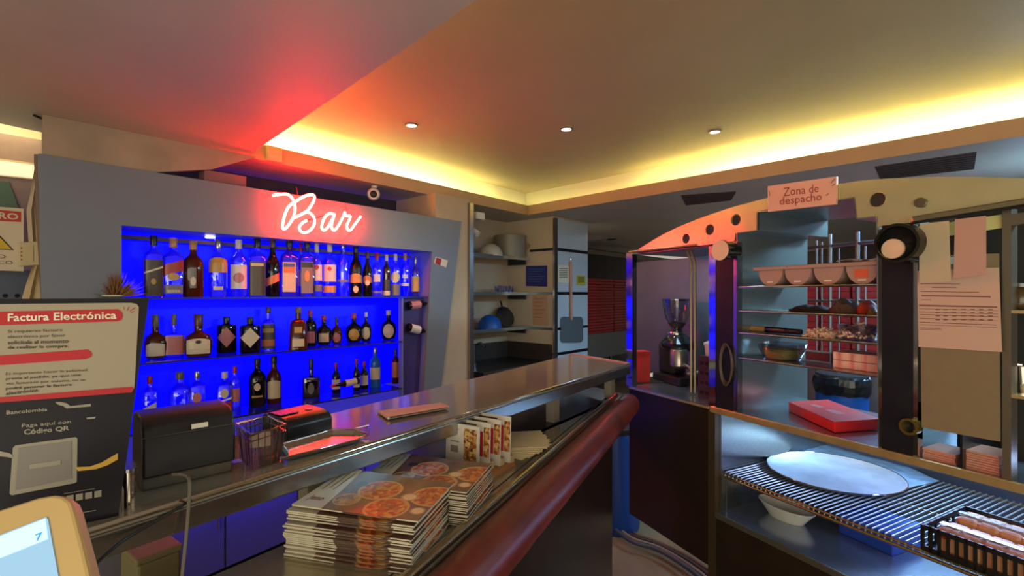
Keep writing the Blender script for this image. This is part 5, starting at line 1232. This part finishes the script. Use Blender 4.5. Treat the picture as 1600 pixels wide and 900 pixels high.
# grey cabinet wall pieces behind unit
KB = Pl(tuple((PR.o+PR.n*1.9)[:2]), (PR.n.x, PR.n.y))
def kp(px, py, off=0): return KB.hit(px, py, off)
def kbox(name, label, cat, x0, x1, y0, y1, d, mt, off=0, group=None, legs=None):
    a, b = kp(x0, HY, off), kp(x1, HY, off); z1_ = kp((x0+x1)/2, y0, off).z; z0_ = kp((x0+x1)/2, y1, off).z if y1 else 0
    M = KB.frame(V((a.x, a.y, z0_))); L_ = (b-a).length
    return thing(name, label, cat, M, group), L_, z1_-z0_
t, L_, h_ = kbox('kitchen_cabinet', 'grey steel kitchen cabinet behind the blue waste bin', 'cabinet', 1180, 1535, 560, None, .5, steel)
MB().box((0, 0, 0), (L_, .5, h_)).build('body', mat('grey_cabinet', (120, 116, 118), .5), t, bev=.004)
for i in range(4):
    do_ = MB().box((L_*i/4+.008, -.012, .08), (L_*(i+1)/4-.008, 0, h_-.04)).build('door', mat('grey_door', (132, 128, 130), .45), t)
    MB().tube([V((L_*i/4+.05, -.03, h_-.2)), V((L_*i/4+.05, -.03, h_-.35))], .006, 8).build('handle', polished, do_)
hcab = h_
# stacked red boxes seen through
cab_t = t
zcab = h_
base = kp(1240, 500, .08)
Gr = 'red pizza boxes stacked on the kitchen cabinet'
ka0 = (kp(1236, 480, .08)-KB.o).dot(KB.u); ka1 = (kp(1385, 480, .08)-KB.o).dot(KB.u)
nbx = int((kp(1300, 445, .08).z-zcab)/.045)+1
wc = (ka1-ka0)/3
for cx in range(3):
    for i in range(max(1, nbx)):
        p = KB.o+KB.u*(ka0+wc*cx+.003+random.uniform(0, .01))+KB.n*.08; M = KB.frame(V((p.x, p.y, zcab+.001+.045*i)))
        o = MB().box((0, 0, 0), (wc-.016, .36, .042)).build('pizza_box', mat('pinkred_card', (186, 60, 62), .6)); o.matrix_world = M
        tag(o, 'pinkish pizza box, %s from the bottom of the %s cabinet pile' % (ORD[i], ('left', 'middle', 'right')[cx]), 'pizza box', Gr)
# steel bar rack
t = thing('bar_rack', 'upright steel bar rack standing in the kitchen behind the topping bins', 'rack', KB.frame(V((*kp(1300, 460, -.07)[:2], 0)))); Mi = t.matrix_world.inverted()
bz = mat('grey_bar', (120, 124, 132), .35, .7)
for px, y0, w_ in ((1255, 372, .009), (1276, 376, .007), (1284, 378, .006), (1297, 366, .012), (1311, 388, .006), (1340, 362, .013), (1352, 384, .007)):
    a_ = kp(px, y0, -.07); MB(Mi).tube([a_, V((a_.x, a_.y, 0))], w_, 8).build('upright', bz, t)
MB(Mi).tube([kp(1244, 389, -.07), kp(1385, 376, -.07)], .012, 8).build('cross_bar', bz, t); MB(Mi).tube([kp(1244, 470, -.07), kp(1385, 470, -.07)], .01, 8).build('cross_bar', bz, t)
# vents in ceiling
def cvent(pts, label, z=Z1):
    q = [atz(*p, z) for p in pts]; c = sum(q, V())/4; t = thing('ceiling_vent', label, 'vent', T((c.x, c.y, z))); Mi = t.matrix_world.inverted()
    MB(Mi).prism([V((p.x, p.y, z-.004)) for p in q], (0, 0, .004)).build('frame', mat('vent_dark', (58, 52, 50), .6), t)
    for i in range(8):
        f_ = (i+.5)/8; a_ = q[0].lerp(q[3], f_); b_ = q[1].lerp(q[2], f_); MB(Mi).tube([V((a_.x, a_.y, z-.007)), V((b_.x, b_.y, z-.007))], .004, 6).build('louvre', mat('vent_louvre', (66, 60, 58), .6), t)
cvent([(1367, 260), (1526, 237), (1522, 263), (1376, 280)], 'dark rectangular ceiling vent at the upper right')
cvent([(1064, 305), (1150, 299), (1142, 312), (1072, 320)], 'dim reddish ceiling vent left of the sign')
# bluish view at the right window, put in as a glowing block
wq = [KB.hit(*p, 0) for p in ((1560, 340), (1680, 330), (1680, 760), (1560, 760))]
t = thing('window_backdrop', 'added glowing fridge in the kitchen at the far right edge', 'backdrop', KB.frame(V((wq[0].x, wq[0].y, 0))))
L_ = (wq[1]-wq[0]); L_.z = 0; L_ = L_.length
MB().box((0, .02, .2), (L_, .5, 1.95)).build('body', steel, t); MB().box((.03, .0, .35), (L_, .012, 1.9)).build('glow_sheet', mat('window_view_glow', (170, 190, 220), .2, emit=.45, ecol=lin((.62, .72, .86))), t)
for z_ in (.7, 1.05, 1.4, 1.7): MB().box((.03, -.012, z_), (L_, 0, z_+.03)).build('sheet_bar', dsteel, t)

# ---- alcove shelves and contents
post_m = steel
t = thing('steel_post', 'upright steel post at the left edge of the kitchen alcove', 'post', PL.frame(V((*PL.hit(736, 460, -.01)[:2], 0))))
MB().box((-.01, 0, 0), (.03, .04, 2.27)).build('post', steel, t); MB().box((-.014, -.003, 0), (.034, .043, .06)).build('foot', dsteel, t)
us0 = (PL.hit(733, 460, .3)-PL.o).dot(PL.u)-.1; us1 = uc-.008
AS = []
for i, y in enumerate((399, 456.5, 513)):
    z = PL.hit(783, y, .3).z; AS.append(z)
    t = thing('alcove_shelf', ('upper', 'middle', 'lower')[i]+' thin steel shelf across the kitchen alcove', 'shelf', PL.frame(pl(us0, .3, z-.02)), 'steel shelves in the alcove')
    MB().box((0, 0, 0), (us1-us0, .3, .012)).build('board', steel, t); MB().box((0, -.004, -.008), (us1-us0, 0, .022)).build('front_edge', mat('shelf_lip', (190, 200, 200), .2, .9), t)
    MB().box((us1-us0-.05, .02, -.05), (us1-us0-.03, .25, 0)).build('bracket', dsteel, t)
def al(px, off): return (PL.hit(px, 460, off)-PL.o).dot(PL.u)
def als(px, off, z): return pl(al(px, off), off, z)
c = als(766, .4, AS[0]-.007); t = thing('mixing_bowl', 'white bowl turned upside down on the upper alcove shelf', 'bowl', T(c)); k0 = c.y/F
MB().lathe([(20*k0, 0), (19*k0, 6*k0), (15*k0, 14*k0), (8*k0, 19*k0), (.001, 20*k0)], 24).build('shell', mat('bowl_white', (190, 180, 160), .45), t, smooth=True); MB().lathe([(20.5*k0, 0), (20.5*k0, .006)], 24).build('rim', mat('bowl_white', (0, 0, 0)), t)
c = als(797, .44, AS[0]-.007); t = thing('stock_pot', 'large dull grey pot behind the upside down bowl', 'pot', T(c))
MB().lathe([(25*k0, 0), (26.5*k0, 4*k0), (26.5*k0, 36*k0), (27*k0, 37*k0)], 28, cap='b').build('body', mat('pot_grey', (140, 130, 110), .5, .3), t, smooth=True); MB().tube([V((28*k0, 0, 25*k0)), V((33*k0, 0, 22*k0)), V((28*k0, 0, 15*k0))], .008, 8).build('handle', woodm, t)
c = als(752, .35, 0); c.z = PL.hit(752, 343, .32).z
t = thing('junction_box', 'small white box fixed under the ceiling beside the steel post', 'box', PL.frame(PL.hit(751, 343, .1))); 
MB().box((-.05, 0, 0), (.05, .06, .06)).build('body', white, t, bev=.004); MB().box((-.045, -.004, .005), (.045, 0, .055)).build('cover', white, t)
m = MB().tube([PL.hit(738, 360, .15), PL.hit(747, 366, .1)], .026, 14); solo('short_pipe', m, white, 'short white pipe end beside the steel post', 'pipe', T(PL.hit(742, 363, .12)), smooth=True)
for i, px in enumerate((777, 785, 793, 799)):
    c = als(px, .42, AS[1]-.007); t = thing('drinking_glass', ['first', 'second', 'third', 'fourth'][i]+' small glass from the left on the middle alcove shelf', 'glass', T(c), 'small glasses on the middle alcove shelf'); MB().lathe([(.018, 0), (.024, .07), (.023, .07), (.016, .004)], 14, cap='b').build('glass', clear, t, smooth=True)
c = als(765, .42, AS[2]-.007); t = thing('plastic_bowl', 'blue bowl upside down on the lower alcove shelf', 'bowl', T(c)); MB().lathe([(19*k0, 0), (18*k0, 8*k0), (14*k0, 16*k0), (7*k0, 21*k0), (.001, 22*k0)], 24).build('shell', bluep, t, smooth=True); MB().lathe([(19.8*k0, 0), (19.8*k0, .008)], 24).build('rim', bluep, t)
c = als(792, .48, AS[2]-.007); t = thing('pan_lid', 'dark pan leaning at the back of the lower alcove shelf', 'pan', T(c) @ RZ(.7) @ Matrix.Rotation(1.15, 4, 'X')); MB().lathe([(.001, 0), (17*k0, 0), (18*k0, .02)], 24, T((0, 17*k0, 0))).build('disc', dsteel, t, smooth=True); MB().tube([V((0, 35*k0, .01)), V((0, 46*k0, .01))], .008, 8).build('handle', black, t)
# sink worktop in alcove
t = thing('sink_worktop', 'dark steel worktop with tap inside the alcove', 'worktop', PL.frame(pl(us0, .02, 0))); W_ = us1-us0; zw = PL.hit(783, 578, .02).z
MB().box((0, 0, zw-.03), (W_, .58, zw)).build('top', dsteel, t); MB().box((0, -.006, zw-.04), (W_, 0, zw+.005)).build('front_edge', polished, t); MB().box((0, .02, 0), (W_, .56, zw-.03)).build('cabinet', dark, t)
MB().box((.0, .57, zw), (W_, .58, zw+.16)).build('backsplash', mat('dark_splash', (60, 48, 42), .4), t); MB().box((W_-.008, .0, zw), (W_, .58, zw+.16)).build('backsplash', mat('dark_splash', (0, 0, 0)), t)
px_ = (PL.hit(744, 560, .25)-pl(us0, 0, 0)).dot(PL.u)
MB().tube([V((px_, .25, zw)), V((px_, .25, zw+.2)), V((px_+.02, .2, zw+.22)), V((px_+.02, .14, zw+.19))], .012, 8).build('tap', polished, t, smooth=True)
# alcove side signs (on side face of column, plane u=uc, facing -u)
SP = Pl(tuple(pl(uc, 0, 0)[:2]), (PL.u.x, PL.u.y))
def sp(px, py, off=-.002): return SP.hit(px, py, off)
def sidesign(pts, mt, label, prt=None, pm=None):
    q = [sp(*p) for p in pts]; t = thing('notice', label, 'notice', T(q[3])); Mi = t.matrix_world.inverted(); MB(Mi).prism(q, SP.n*-.002).build('sheet', mt, t)
    m = MB(Mi); x0, x1 = pts[0][0], pts[1][0]; y0, y1 = pts[0][1], pts[3][1]
    for i in range(6):
        y = y0+(y1-y0)*(i+1)/8; m.face([sp(x0+3, y, -.006), sp(x1-4-(i % 3)*3, y, -.006), sp(x1-4-(i % 3)*3, y+1, -.006), sp(x0+3, y+1, -.006)])
    m.build('printed_lines', pm, t)
sidesign([(822, 416), (855, 415), (855, 448), (822, 447)], mat('blue_sign', (40, 46, 120), .5), 'blue notice on the alcove side wall', pm=mat('blue_print', (90, 96, 160), .5))
sidesign([(832, 460), (856, 459), (857, 509), (833, 507)], mat('pale_notice', (190, 150, 120), .6), 'pale notice with reddish print below the blue notice', pm=mat('red_print2', (170, 90, 70), .6))
def colsign(pts, mt, label, pm):
    q = [PL.hit(*p, -.016) for p in pts]; t = thing('notice', label, 'notice', PL.frame(q[3])); Mi = t.matrix_world.inverted(); MB(Mi).prism(q, PL.n*.003).build('sheet', mt, t)
    m = MB(Mi); x0, x1 = pts[0][0], pts[1][0]; y0, y1 = pts[0][1], pts[3][1]
    for i in range(5):
        y = y0+(y1-y0)*(i+1.5)/8; m.face([PL.hit(x0+2, y, -.018), PL.hit(x1-2, y, -.018), PL.hit(x1-2, y+1, -.018), PL.hit(x0+2, y+1, -.018)])
    m.build('printed_lines', pm, t)
colsign([(872, 414), (889, 415), (889, 443), (872, 441)], paper, 'white printed notice taped on the white column', ink)
colsign([(901, 430), (915, 431), (915, 446), (901, 445)], mat('yellow_sign', (200, 180, 40), .5), 'small yellow notice on the white column', ink)
# peel
c = PL.hit(893, 500, -.03); t = thing('pizza_peel', 'metal pizza peel with tan handle hanging on the white column', 'pizza peel', PL.frame(c)); Mi = t.matrix_world.inverted()
MB(Mi).prism([PL.hit(*p, -.03) for p in ((877, 498), (880, 495), (908, 495), (911, 499), (911, 531), (908, 535), (880, 535), (877, 531))], PL.n*.006).build('blade', mat('peel_metal', (128, 136, 140), .4, .6), t)
MB(Mi).tube([PL.hit(893, 500, -.033), PL.hit(892, 409, -.033)], .013, 8).build('handle', mat('peel_handle', (196, 146, 116), .5), t, smooth=True)
MB(Mi).tube([PL.hit(892, 405, -.04), PL.hit(892, 405, -.012)], .006, 6).build('hook', steel, t)
# recess with red boxes
RB = Pl(tuple(pl(uw, .9, 0)[:2]), (PL.n.x, PL.n.y))
zt_ = RB.hit(950, 520).z; t = thing('storage_table', 'grey steel table below the stacks of red pizza boxes', 'table', RB.frame(V((*RB.hit(919, 460)[:2], 0)))); L_ = (RB.hit(995, 460)-RB.hit(919, 460)).length
MB().box((0, 0, zt_-.35), (L_, .5, zt_)).build('body', mat('taupe_panel', (110, 100, 90), .6), t)
for x_ in (.02, L_-.05):
    for y_ in (.02, .45): MB().box((x_, y_, 0), (x_+.03, y_+.03, zt_-.35)).build('leg', dsteel, t)
ztop = RB.hit(940, 432, .05).z; hb_ = .042; nst = int((ztop-zt_)/hb_)
ws = L_/2
for cx in range(2):
    for i in range(nst):
        p = RB.hit(919, 460, .04+.02*cx)+RB.u*(ws*cx+.004+random.uniform(0, .012)); M = RB.frame(V((p.x, p.y, zt_+.001+i*hb_))) @ T((0, random.uniform(-.01, .01), 0))
        o = MB().box((0, 0, 0), (ws-.02, .36, hb_-.007)).build('pizza_box', redbox); o.matrix_world = M
        tag(o, 'folded red pizza box, %s from the bottom of the %s recess stack' % (ORD[i], ('left', 'right')[cx]), 'pizza box', 'red pizza boxes in the dark recess')
# overhead duct
t = thing('air_duct', 'wide grey air duct under the ceiling above the recess', 'duct', T(RB.hit(930, 360, -.3))); Mi = t.matrix_world.inverted()
a_, b_ = RB.hit(868, 368, -.25), RB.hit(1000, 352, -.4)
MB(Mi).tube([a_, a_.lerp(b_, .6)], .13, 20).build('sleeve', mat('duct_wrap', (150, 130, 115), .6), t, smooth=True)
MB(Mi).tube([a_.lerp(b_, .62), a_.lerp(b_, .8), b_, b_+V((.7, -.1, .05))], .15, 20).build('pipe', steel, t, smooth=True)
MB(Mi).tube([a_.lerp(b_, .6), a_.lerp(b_, .63)], .16, 20).build('collar', polished, t, smooth=True)
m = MB().box((0, 0, 0), (1.6, .05, .06), RB.frame(RB.hit(919, 396, -.02))); solo('hood_beam', m, mat('taupe_beam', (120, 108, 92), .5), 'taupe beam across the top of the dark recess', 'beam', RB.frame(RB.hit(919, 396, -.02)))

# floor: blue barrel and cables in the gap
c = aty(966, 760, 3.2); t = thing('barrel', 'dark blue barrel beyond the end of the bar counter', 'barrel', T((c.x-.02, c.y, 0)))
MB().lathe([(.15, 0), (.16, .03), (.165, .3), (.16, .62), (.15, .65)], 28).build('body', mat('deep_blue', (16, 50, 110), .4), t, smooth=True); MB().lathe([(.155, .65), (.155, .68), (.001, .685)], 28).build('lid', black, t, smooth=True)
random.seed(5)
for i in range(4):
    pts = [(948, 770+6*i), (955, 800+6*i), (985, 830+5*i), (1030, 848+4*i), (1075, 870+6*i), (1120, 900+8*i)]
    m = MB().tube(smooth([atz(x, y, .015+.012*i) for x, y in pts]), .012, 8)
    solo('floor_cable', m, mat('cable_%d' % i, ((90, 74, 50), (30, 30, 34), (110, 100, 84), (50, 60, 70))[i], .5), ('tan', 'black', 'pale grey', 'dark slate')[i]+' cable curving over the floor at the end of the bar', 'cable', T(atz(985, 830+5*i, 0)), 'cables on the floor', smooth=True)

# ================================================================== CEILING AND LEFT DETAILS
sd = ['left', 'middle', 'right']
for i, (x, y) in enumerate(((643, 195), (885, 201), (1117, 205))):
    c = atz(x, y, Z2); t = thing('ceiling_spotlight', sd[i]+' recessed spotlight of the three in the raised ceiling', 'light', T((c.x, c.y, Z2)), 'spotlights in the raised ceiling')
    MB().lathe([(.028, -.001), (.04, -.001), (.042, -.006), (.03, -.008)], 24, cap='').build('trim_ring', mat('spot_ring', (170, 150, 120), .4, .5), t, smooth=True)
    MB().lathe([(.001, -.004), (.029, -.004), (.029, -.001)], 20).build('lamp_face', mat('spot_face', (255, 250, 230), .4, emit=10), t)
    l = bpy.data.lights.new('spot', 'SPOT'); l.energy = 14; l.color = (1, .86, .66); l.spot_size = 1.9; l.spot_blend = .8; l.shadow_soft_size = .03
    o = bpy.data.objects.new('ceiling_spot_lamp', l); C.objects.link(o); o.location = (c.x, c.y, Z2-.02)
# dome camera
c = atz(585, 291, Z1); t = thing('security_camera', 'white round security camera hanging under the fascia right of the neon', 'camera', T((c.x, c.y, Z1)))
r_ = 9.5*c.y/F; Mx = T((0, -.02, -.06)) @ RZ(-math.atan2(c.x, c.y)) @ Matrix.Rotation(math.pi/2+.15, 4, 'X')
MB().lathe([(.02, 0), (.02, -.01), (.008, -.014), (.008, -.04)], 14).build('bracket', white, t)
MB().lathe([(r_*.8, -.05), (r_, -.03), (r_, .02), (r_*.8, .03), (r_*.6, .025)], 24, Mx).build('housing', white, t, smooth=True); MB().lathe([(.001, .03), (r_*.45, .03), (r_*.6, .024)], 20, Mx).build('lens', rubber, t, smooth=True)
# box on fascia
FP = Pl((c0.x, c0.y), ((c1-c0).y*-1, (c1-c0).x))
c = FP.hit(430, 252, -.03); t = thing('sensor_box', 'small cream sensor box on the fascia beside the neon glow', 'sensor', FP.frame(c)); w_ = 12*c.y/F
MB().box((-w_, 0, 0), (w_, .03, .085)).build('body', mat('cream_box', (206, 180, 130), .5), t, bev=.008); MB().box((-w_*.8, -.003, .01), (w_*.5, 0, .075)).build('cover', mat('cream_box', (0, 0, 0)), t, bev=.002)
# beam above panel, ceiling crack drawn as thin tubes
a_, b_ = PL.hit(66, 230, .02), PL.hit(400, 260, .02)
g_ = PL.hit(235, 250, .02); h_ = PL.hit(330, 250, .02); m = MB().prism([V((a_.x, a_.y, 2.125)), V((g_.x, g_.y, 2.125)), V((h_.x, h_.y, 2.19)), V((b_.x, b_.y, Z1-.001)), V((a_.x, a_.y, Z1-.001))], PL.n*.03); struct('trim_3', m, mat('beam_paint', (160, 135, 110), .7, noise=.15, scale=6))
m = MB().tube(smooth([atz(x, y, Z1-.008) for x, y in ((53, 180), (75, 188), (110, 193), (145, 200), (200, 208), (250, 220), (300, 232), (340, 236), (318, 240), (290, 236))]), .005, 6)
solo('crack_tube', m, rubber, 'dark crack along the ceiling above the grey panel, drawn as a tube', 'cable', T(atz(200, 208, Z1)), smooth=True)
m = MB().tube(smooth([atz(x, y, Z1-.006) for x, y in ((70, 187), (90, 195), (120, 197), (143, 202))]), .006, 6)
solo('crack_tube', m, mat('crack_grey', (90, 70, 60), .6), 'short thick grey tube beside the dark ceiling crack', 'cable', T(atz(100, 195, Z1)), smooth=True)
m = MB().box((-.1, 0, 0), (.1, .1, .07), PL.frame(PL.hit(353, 291, .05))); solo('access_box', m, mat('mauve_box', (130, 90, 90), .7), 'small mauve box above the panel in the dark gap', 'box', PL.frame(PL.hit(353, 291, .05)), bev=.003)
# slot light walls
m = MB(); sl_ = [s0, s1, s2, s3]; zt_ = Z1+.2
for i in range(4):
    a_, b_ = sl_[i], sl_[(i+1) % 4]; m.face([V((a_.x, a_.y, Z1)), V((b_.x, b_.y, Z1)), V((b_.x, b_.y, zt_)), V((a_.x, a_.y, zt_))])
m.face([V((p.x, p.y, zt_)) for p in sl_]); struct('trim_4', m, mat('cove_paint', (0, 0, 0)))
cs = s1.lerp(s2, .5).lerp(s0.lerp(s3, .5), .3); area('slot_light', (cs.x, cs.y, Z1+.18), (cs.x, cs.y, 0), .9, .1, 8, (1, .88, .6))
# wall beyond the panel, left end
WP = Pl(tuple((PL.o+PL.n*.45)[:2]), (PL.n.x, PL.n.y))
m = MB().prism([WP.hit(-60, 460, .0)+V((0, 0, -1.5)), WP.hit(70, 460, 0)+V((0, 0, -1.5)), WP.hit(70, 460, 0)+V((0, 0, .74)), WP.hit(-60, 460, 0)+V((0, 0, .74))], WP.n*.03); struct('wall_side', m, mat('mauve_wall', (150, 124, 112), .7, noise=.06))
def wbox(pts, th, off, mt, name, label, cat):
    q = [WP.hit(*p, off) for p in pts]; m = MB().prism(q, WP.n*th); return solo(name, m, mt, label, cat, WP.frame(q[3]))
t = thing('mirror_glow_strip', 'long glowing strip imitating a mirrored lamp at the left edge under the ceiling slot', 'reflection', WP.frame(WP.hit(20, 265, -.03))); Mi = t.matrix_world.inverted()  # mirror image of the ceiling slot, put in as a glowing strip
MB(Mi).prism([WP.hit(*p, -.05) for p in ((-60, 243), (54, 258), (52, 277), (-60, 266))], WP.n*.03).build('glow_face', mat('mirror_glow', (240, 225, 180), .5, emit=.75, ecol=lin((1, .93, .72))), t)
MB(Mi).prism([WP.hit(*p, -.02) for p in ((-60, 240), (56, 255), (56, 281), (-60, 269))], WP.n*.02).build('housing', cream, t)
wbox([(-60, 278), (14, 284), (33, 335), (-60, 335)], .008, -.01, mat('green_glass_panel', (96, 120, 96), .2), 'wall_panel', 'dull green glass panel behind the danger sign', 'panel')
t = thing('perforated_panel', 'blue grey metal panel with round holes at the left edge', 'panel', WP.frame(WP.hit(20, 462, -.03))); Mi = t.matrix_world.inverted()
MB(Mi).prism([WP.hit(*p, -.03) for p in ((-60, 418), (50, 424), (36, 480), (-60, 480))], WP.n*.02).build('plate', mat('slate_metal', (82, 88, 98), .4, .4), t)
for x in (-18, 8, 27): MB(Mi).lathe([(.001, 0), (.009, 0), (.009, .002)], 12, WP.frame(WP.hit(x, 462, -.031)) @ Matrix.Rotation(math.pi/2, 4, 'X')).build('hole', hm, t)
# danger sign
SG = Pl(tuple((PL.o+PL.n*.2)[:2]), (PL.n.x, PL.n.y))
t = thing('danger_sign', 'white danger sign with red heading and yellow triangle at the left edge', 'sign', SG.frame(SG.hit(0, 425, 0))); Mi = t.matrix_world.inverted()
MB(Mi).prism([SG.hit(*p, 0) for p in ((-70, 318), (37, 326), (37, 424), (-70, 420))], SG.n*.004).build('plate', mat('sign_white', (214, 196, 166), .5), t)
h1 = lambda o_: (lambda p: SG.hit(p[0], p[1], -o_))
m = MB(Mi); poly(m, [(-64, 322), (33, 331), (33, 347), (-64, 342)], h1(.001)); m.build('heading_band', mat('sign_red_band', (196, 50, 34), .5), t)
m = MB(Mi); text(m, 'PELIGRO', [(-60, 325), (29, 334), (29, 344), (-60, 338)], h1(.002), .03); m.build('heading_lettering', mat('sign_white', (0, 0, 0)), t)
m = MB(Mi); poly(m, [(-15, 352), (22, 391), (-52, 388)], h1(.001)); m.build('triangle_border', ink, t)
m = MB(Mi); poly(m, [(-15, 356), (18, 389.5), (-47, 386.5)], h1(.002)); m.build('triangle', mat('sign_yellow', (214, 176, 20), .5), t)
m = MB(Mi); poly(m, [(-17, 362), (-11, 363), (-13, 372), (-9, 373), (-17, 385), (-16, 376), (-20, 375)], h1(.003)); m.build('bolt_mark', ink, t)
m = MB(Mi); text(m, 'RIESGO', [(-50, 395), (9, 398), (9, 404), (-50, 402)], h1(.001), .0); text(m, 'ELÉCTRICO', [(-62, 404), (20, 406.5), (20, 413), (-62, 411)], h1(.001), .0); m.build('lettering', ink, t)
# switch box, torn cream board edge, hanging cloth
t = thing('switch_box', 'cream electrical switch box between the danger sign and the grey panel', 'switch', SG.frame(SG.hit(45, 415, -.03))); Mi = t.matrix_world.inverted()
MB(Mi).prism([SG.hit(*p, -.04) for p in ((29, 379), (62, 377), (62, 414), (30, 416))], SG.n*.03).build('body', mat('cream_switch', (206, 184, 140), .5), t, bev=.003)
MB(Mi).prism([SG.hit(*p, -.043) for p in ((37, 384), (52, 383), (52, 409), (37, 410))], SG.n*.003).build('rocker', mat('cream_switch', (0, 0, 0)), t)
m = MB(Mi)
for x in (33, ): 
    for y in (386, 392, 398, 404): poly(m, [(x-1, y), (x+1.5, y), (x+1.5, y+3), (x-1, y+3)], lambda p: SG.hit(p[0], p[1], -.0415))
m.build('printed_marks', mat('orange_mark', (180, 120, 70), .5), t)
random.seed(21)
def cloth(outl, off, mt, label, name='hanging_cloth', cat='cloth'):
    m = MB(); rows = 14; cols = 7; vs = []
    for j in range(rows+1):
        f_ = j/rows; y = outl[0][2]+(outl[-1][2]-outl[0][2])*f_
        k_ = f_*(len(outl)-1); i0 = min(int(k_), len(outl)-2); g_ = k_-i0
        x0 = outl[i0][0]*(1-g_)+outl[i0+1][0]*g_; x1 = outl[i0][1]*(1-g_)+outl[i0+1][1]*g_; y = outl[i0][2]*(1-g_)+outl[i0+1][2]*g_
        for i in range(cols+1): vs.append(SG.hit(x0+(x1-x0)*i/cols, y, off+.012*math.sin(i*2.1+f_*1.5)))
    m.add(vs, [(j*(cols+1)+i, j*(cols+1)+i+1, (j+1)*(cols+1)+i+1, (j+1)*(cols+1)+i) for j in range(rows) for i in range(cols)])
    return solo(name, m, mt, label, cat, T(SG.hit(outl[0][0], outl[0][2], off)), smooth=True)
cloth([(56, 66, 248), (48, 66, 300), (41, 68, 330), (45, 70, 385)], -.02, mat('cream_cloth', (190, 168, 140), .8), 'cream cloth hanging in folds left of the grey panel')
cloth([(52, 75, 412), (42, 76, 440), (34, 76, 466), (28, 78, 490)], -.02, mat('cream_cloth2', (196, 172, 130), .8), 'cream cloth end below the switch box')
m = MB()
for k_, (x, w_) in enumerate(((61, .010), (66, .008), (70, .009))):
    m = MB().tube([SG.hit(x-3, 242+3*k_, -.1), SG.hit(x-1, 330, -.1-.01*k_), SG.hit(x+4, 400, -.1), SG.hit(x+8, 480, -.1)], w_, 7)
    solo('wall_conduit', m, (mat('cond_a', (120, 92, 74), .6), mat('cond_b', (84, 60, 50), .6), mat('cond_c', (140, 116, 96), .6))[k_], ('left tan', 'middle dark brown', 'right pale')[k_]+' conduit running down the left edge of the grey panel', 'conduit', T(SG.hit(x, 460, -.1)), 'conduits beside the grey panel', smooth=True)
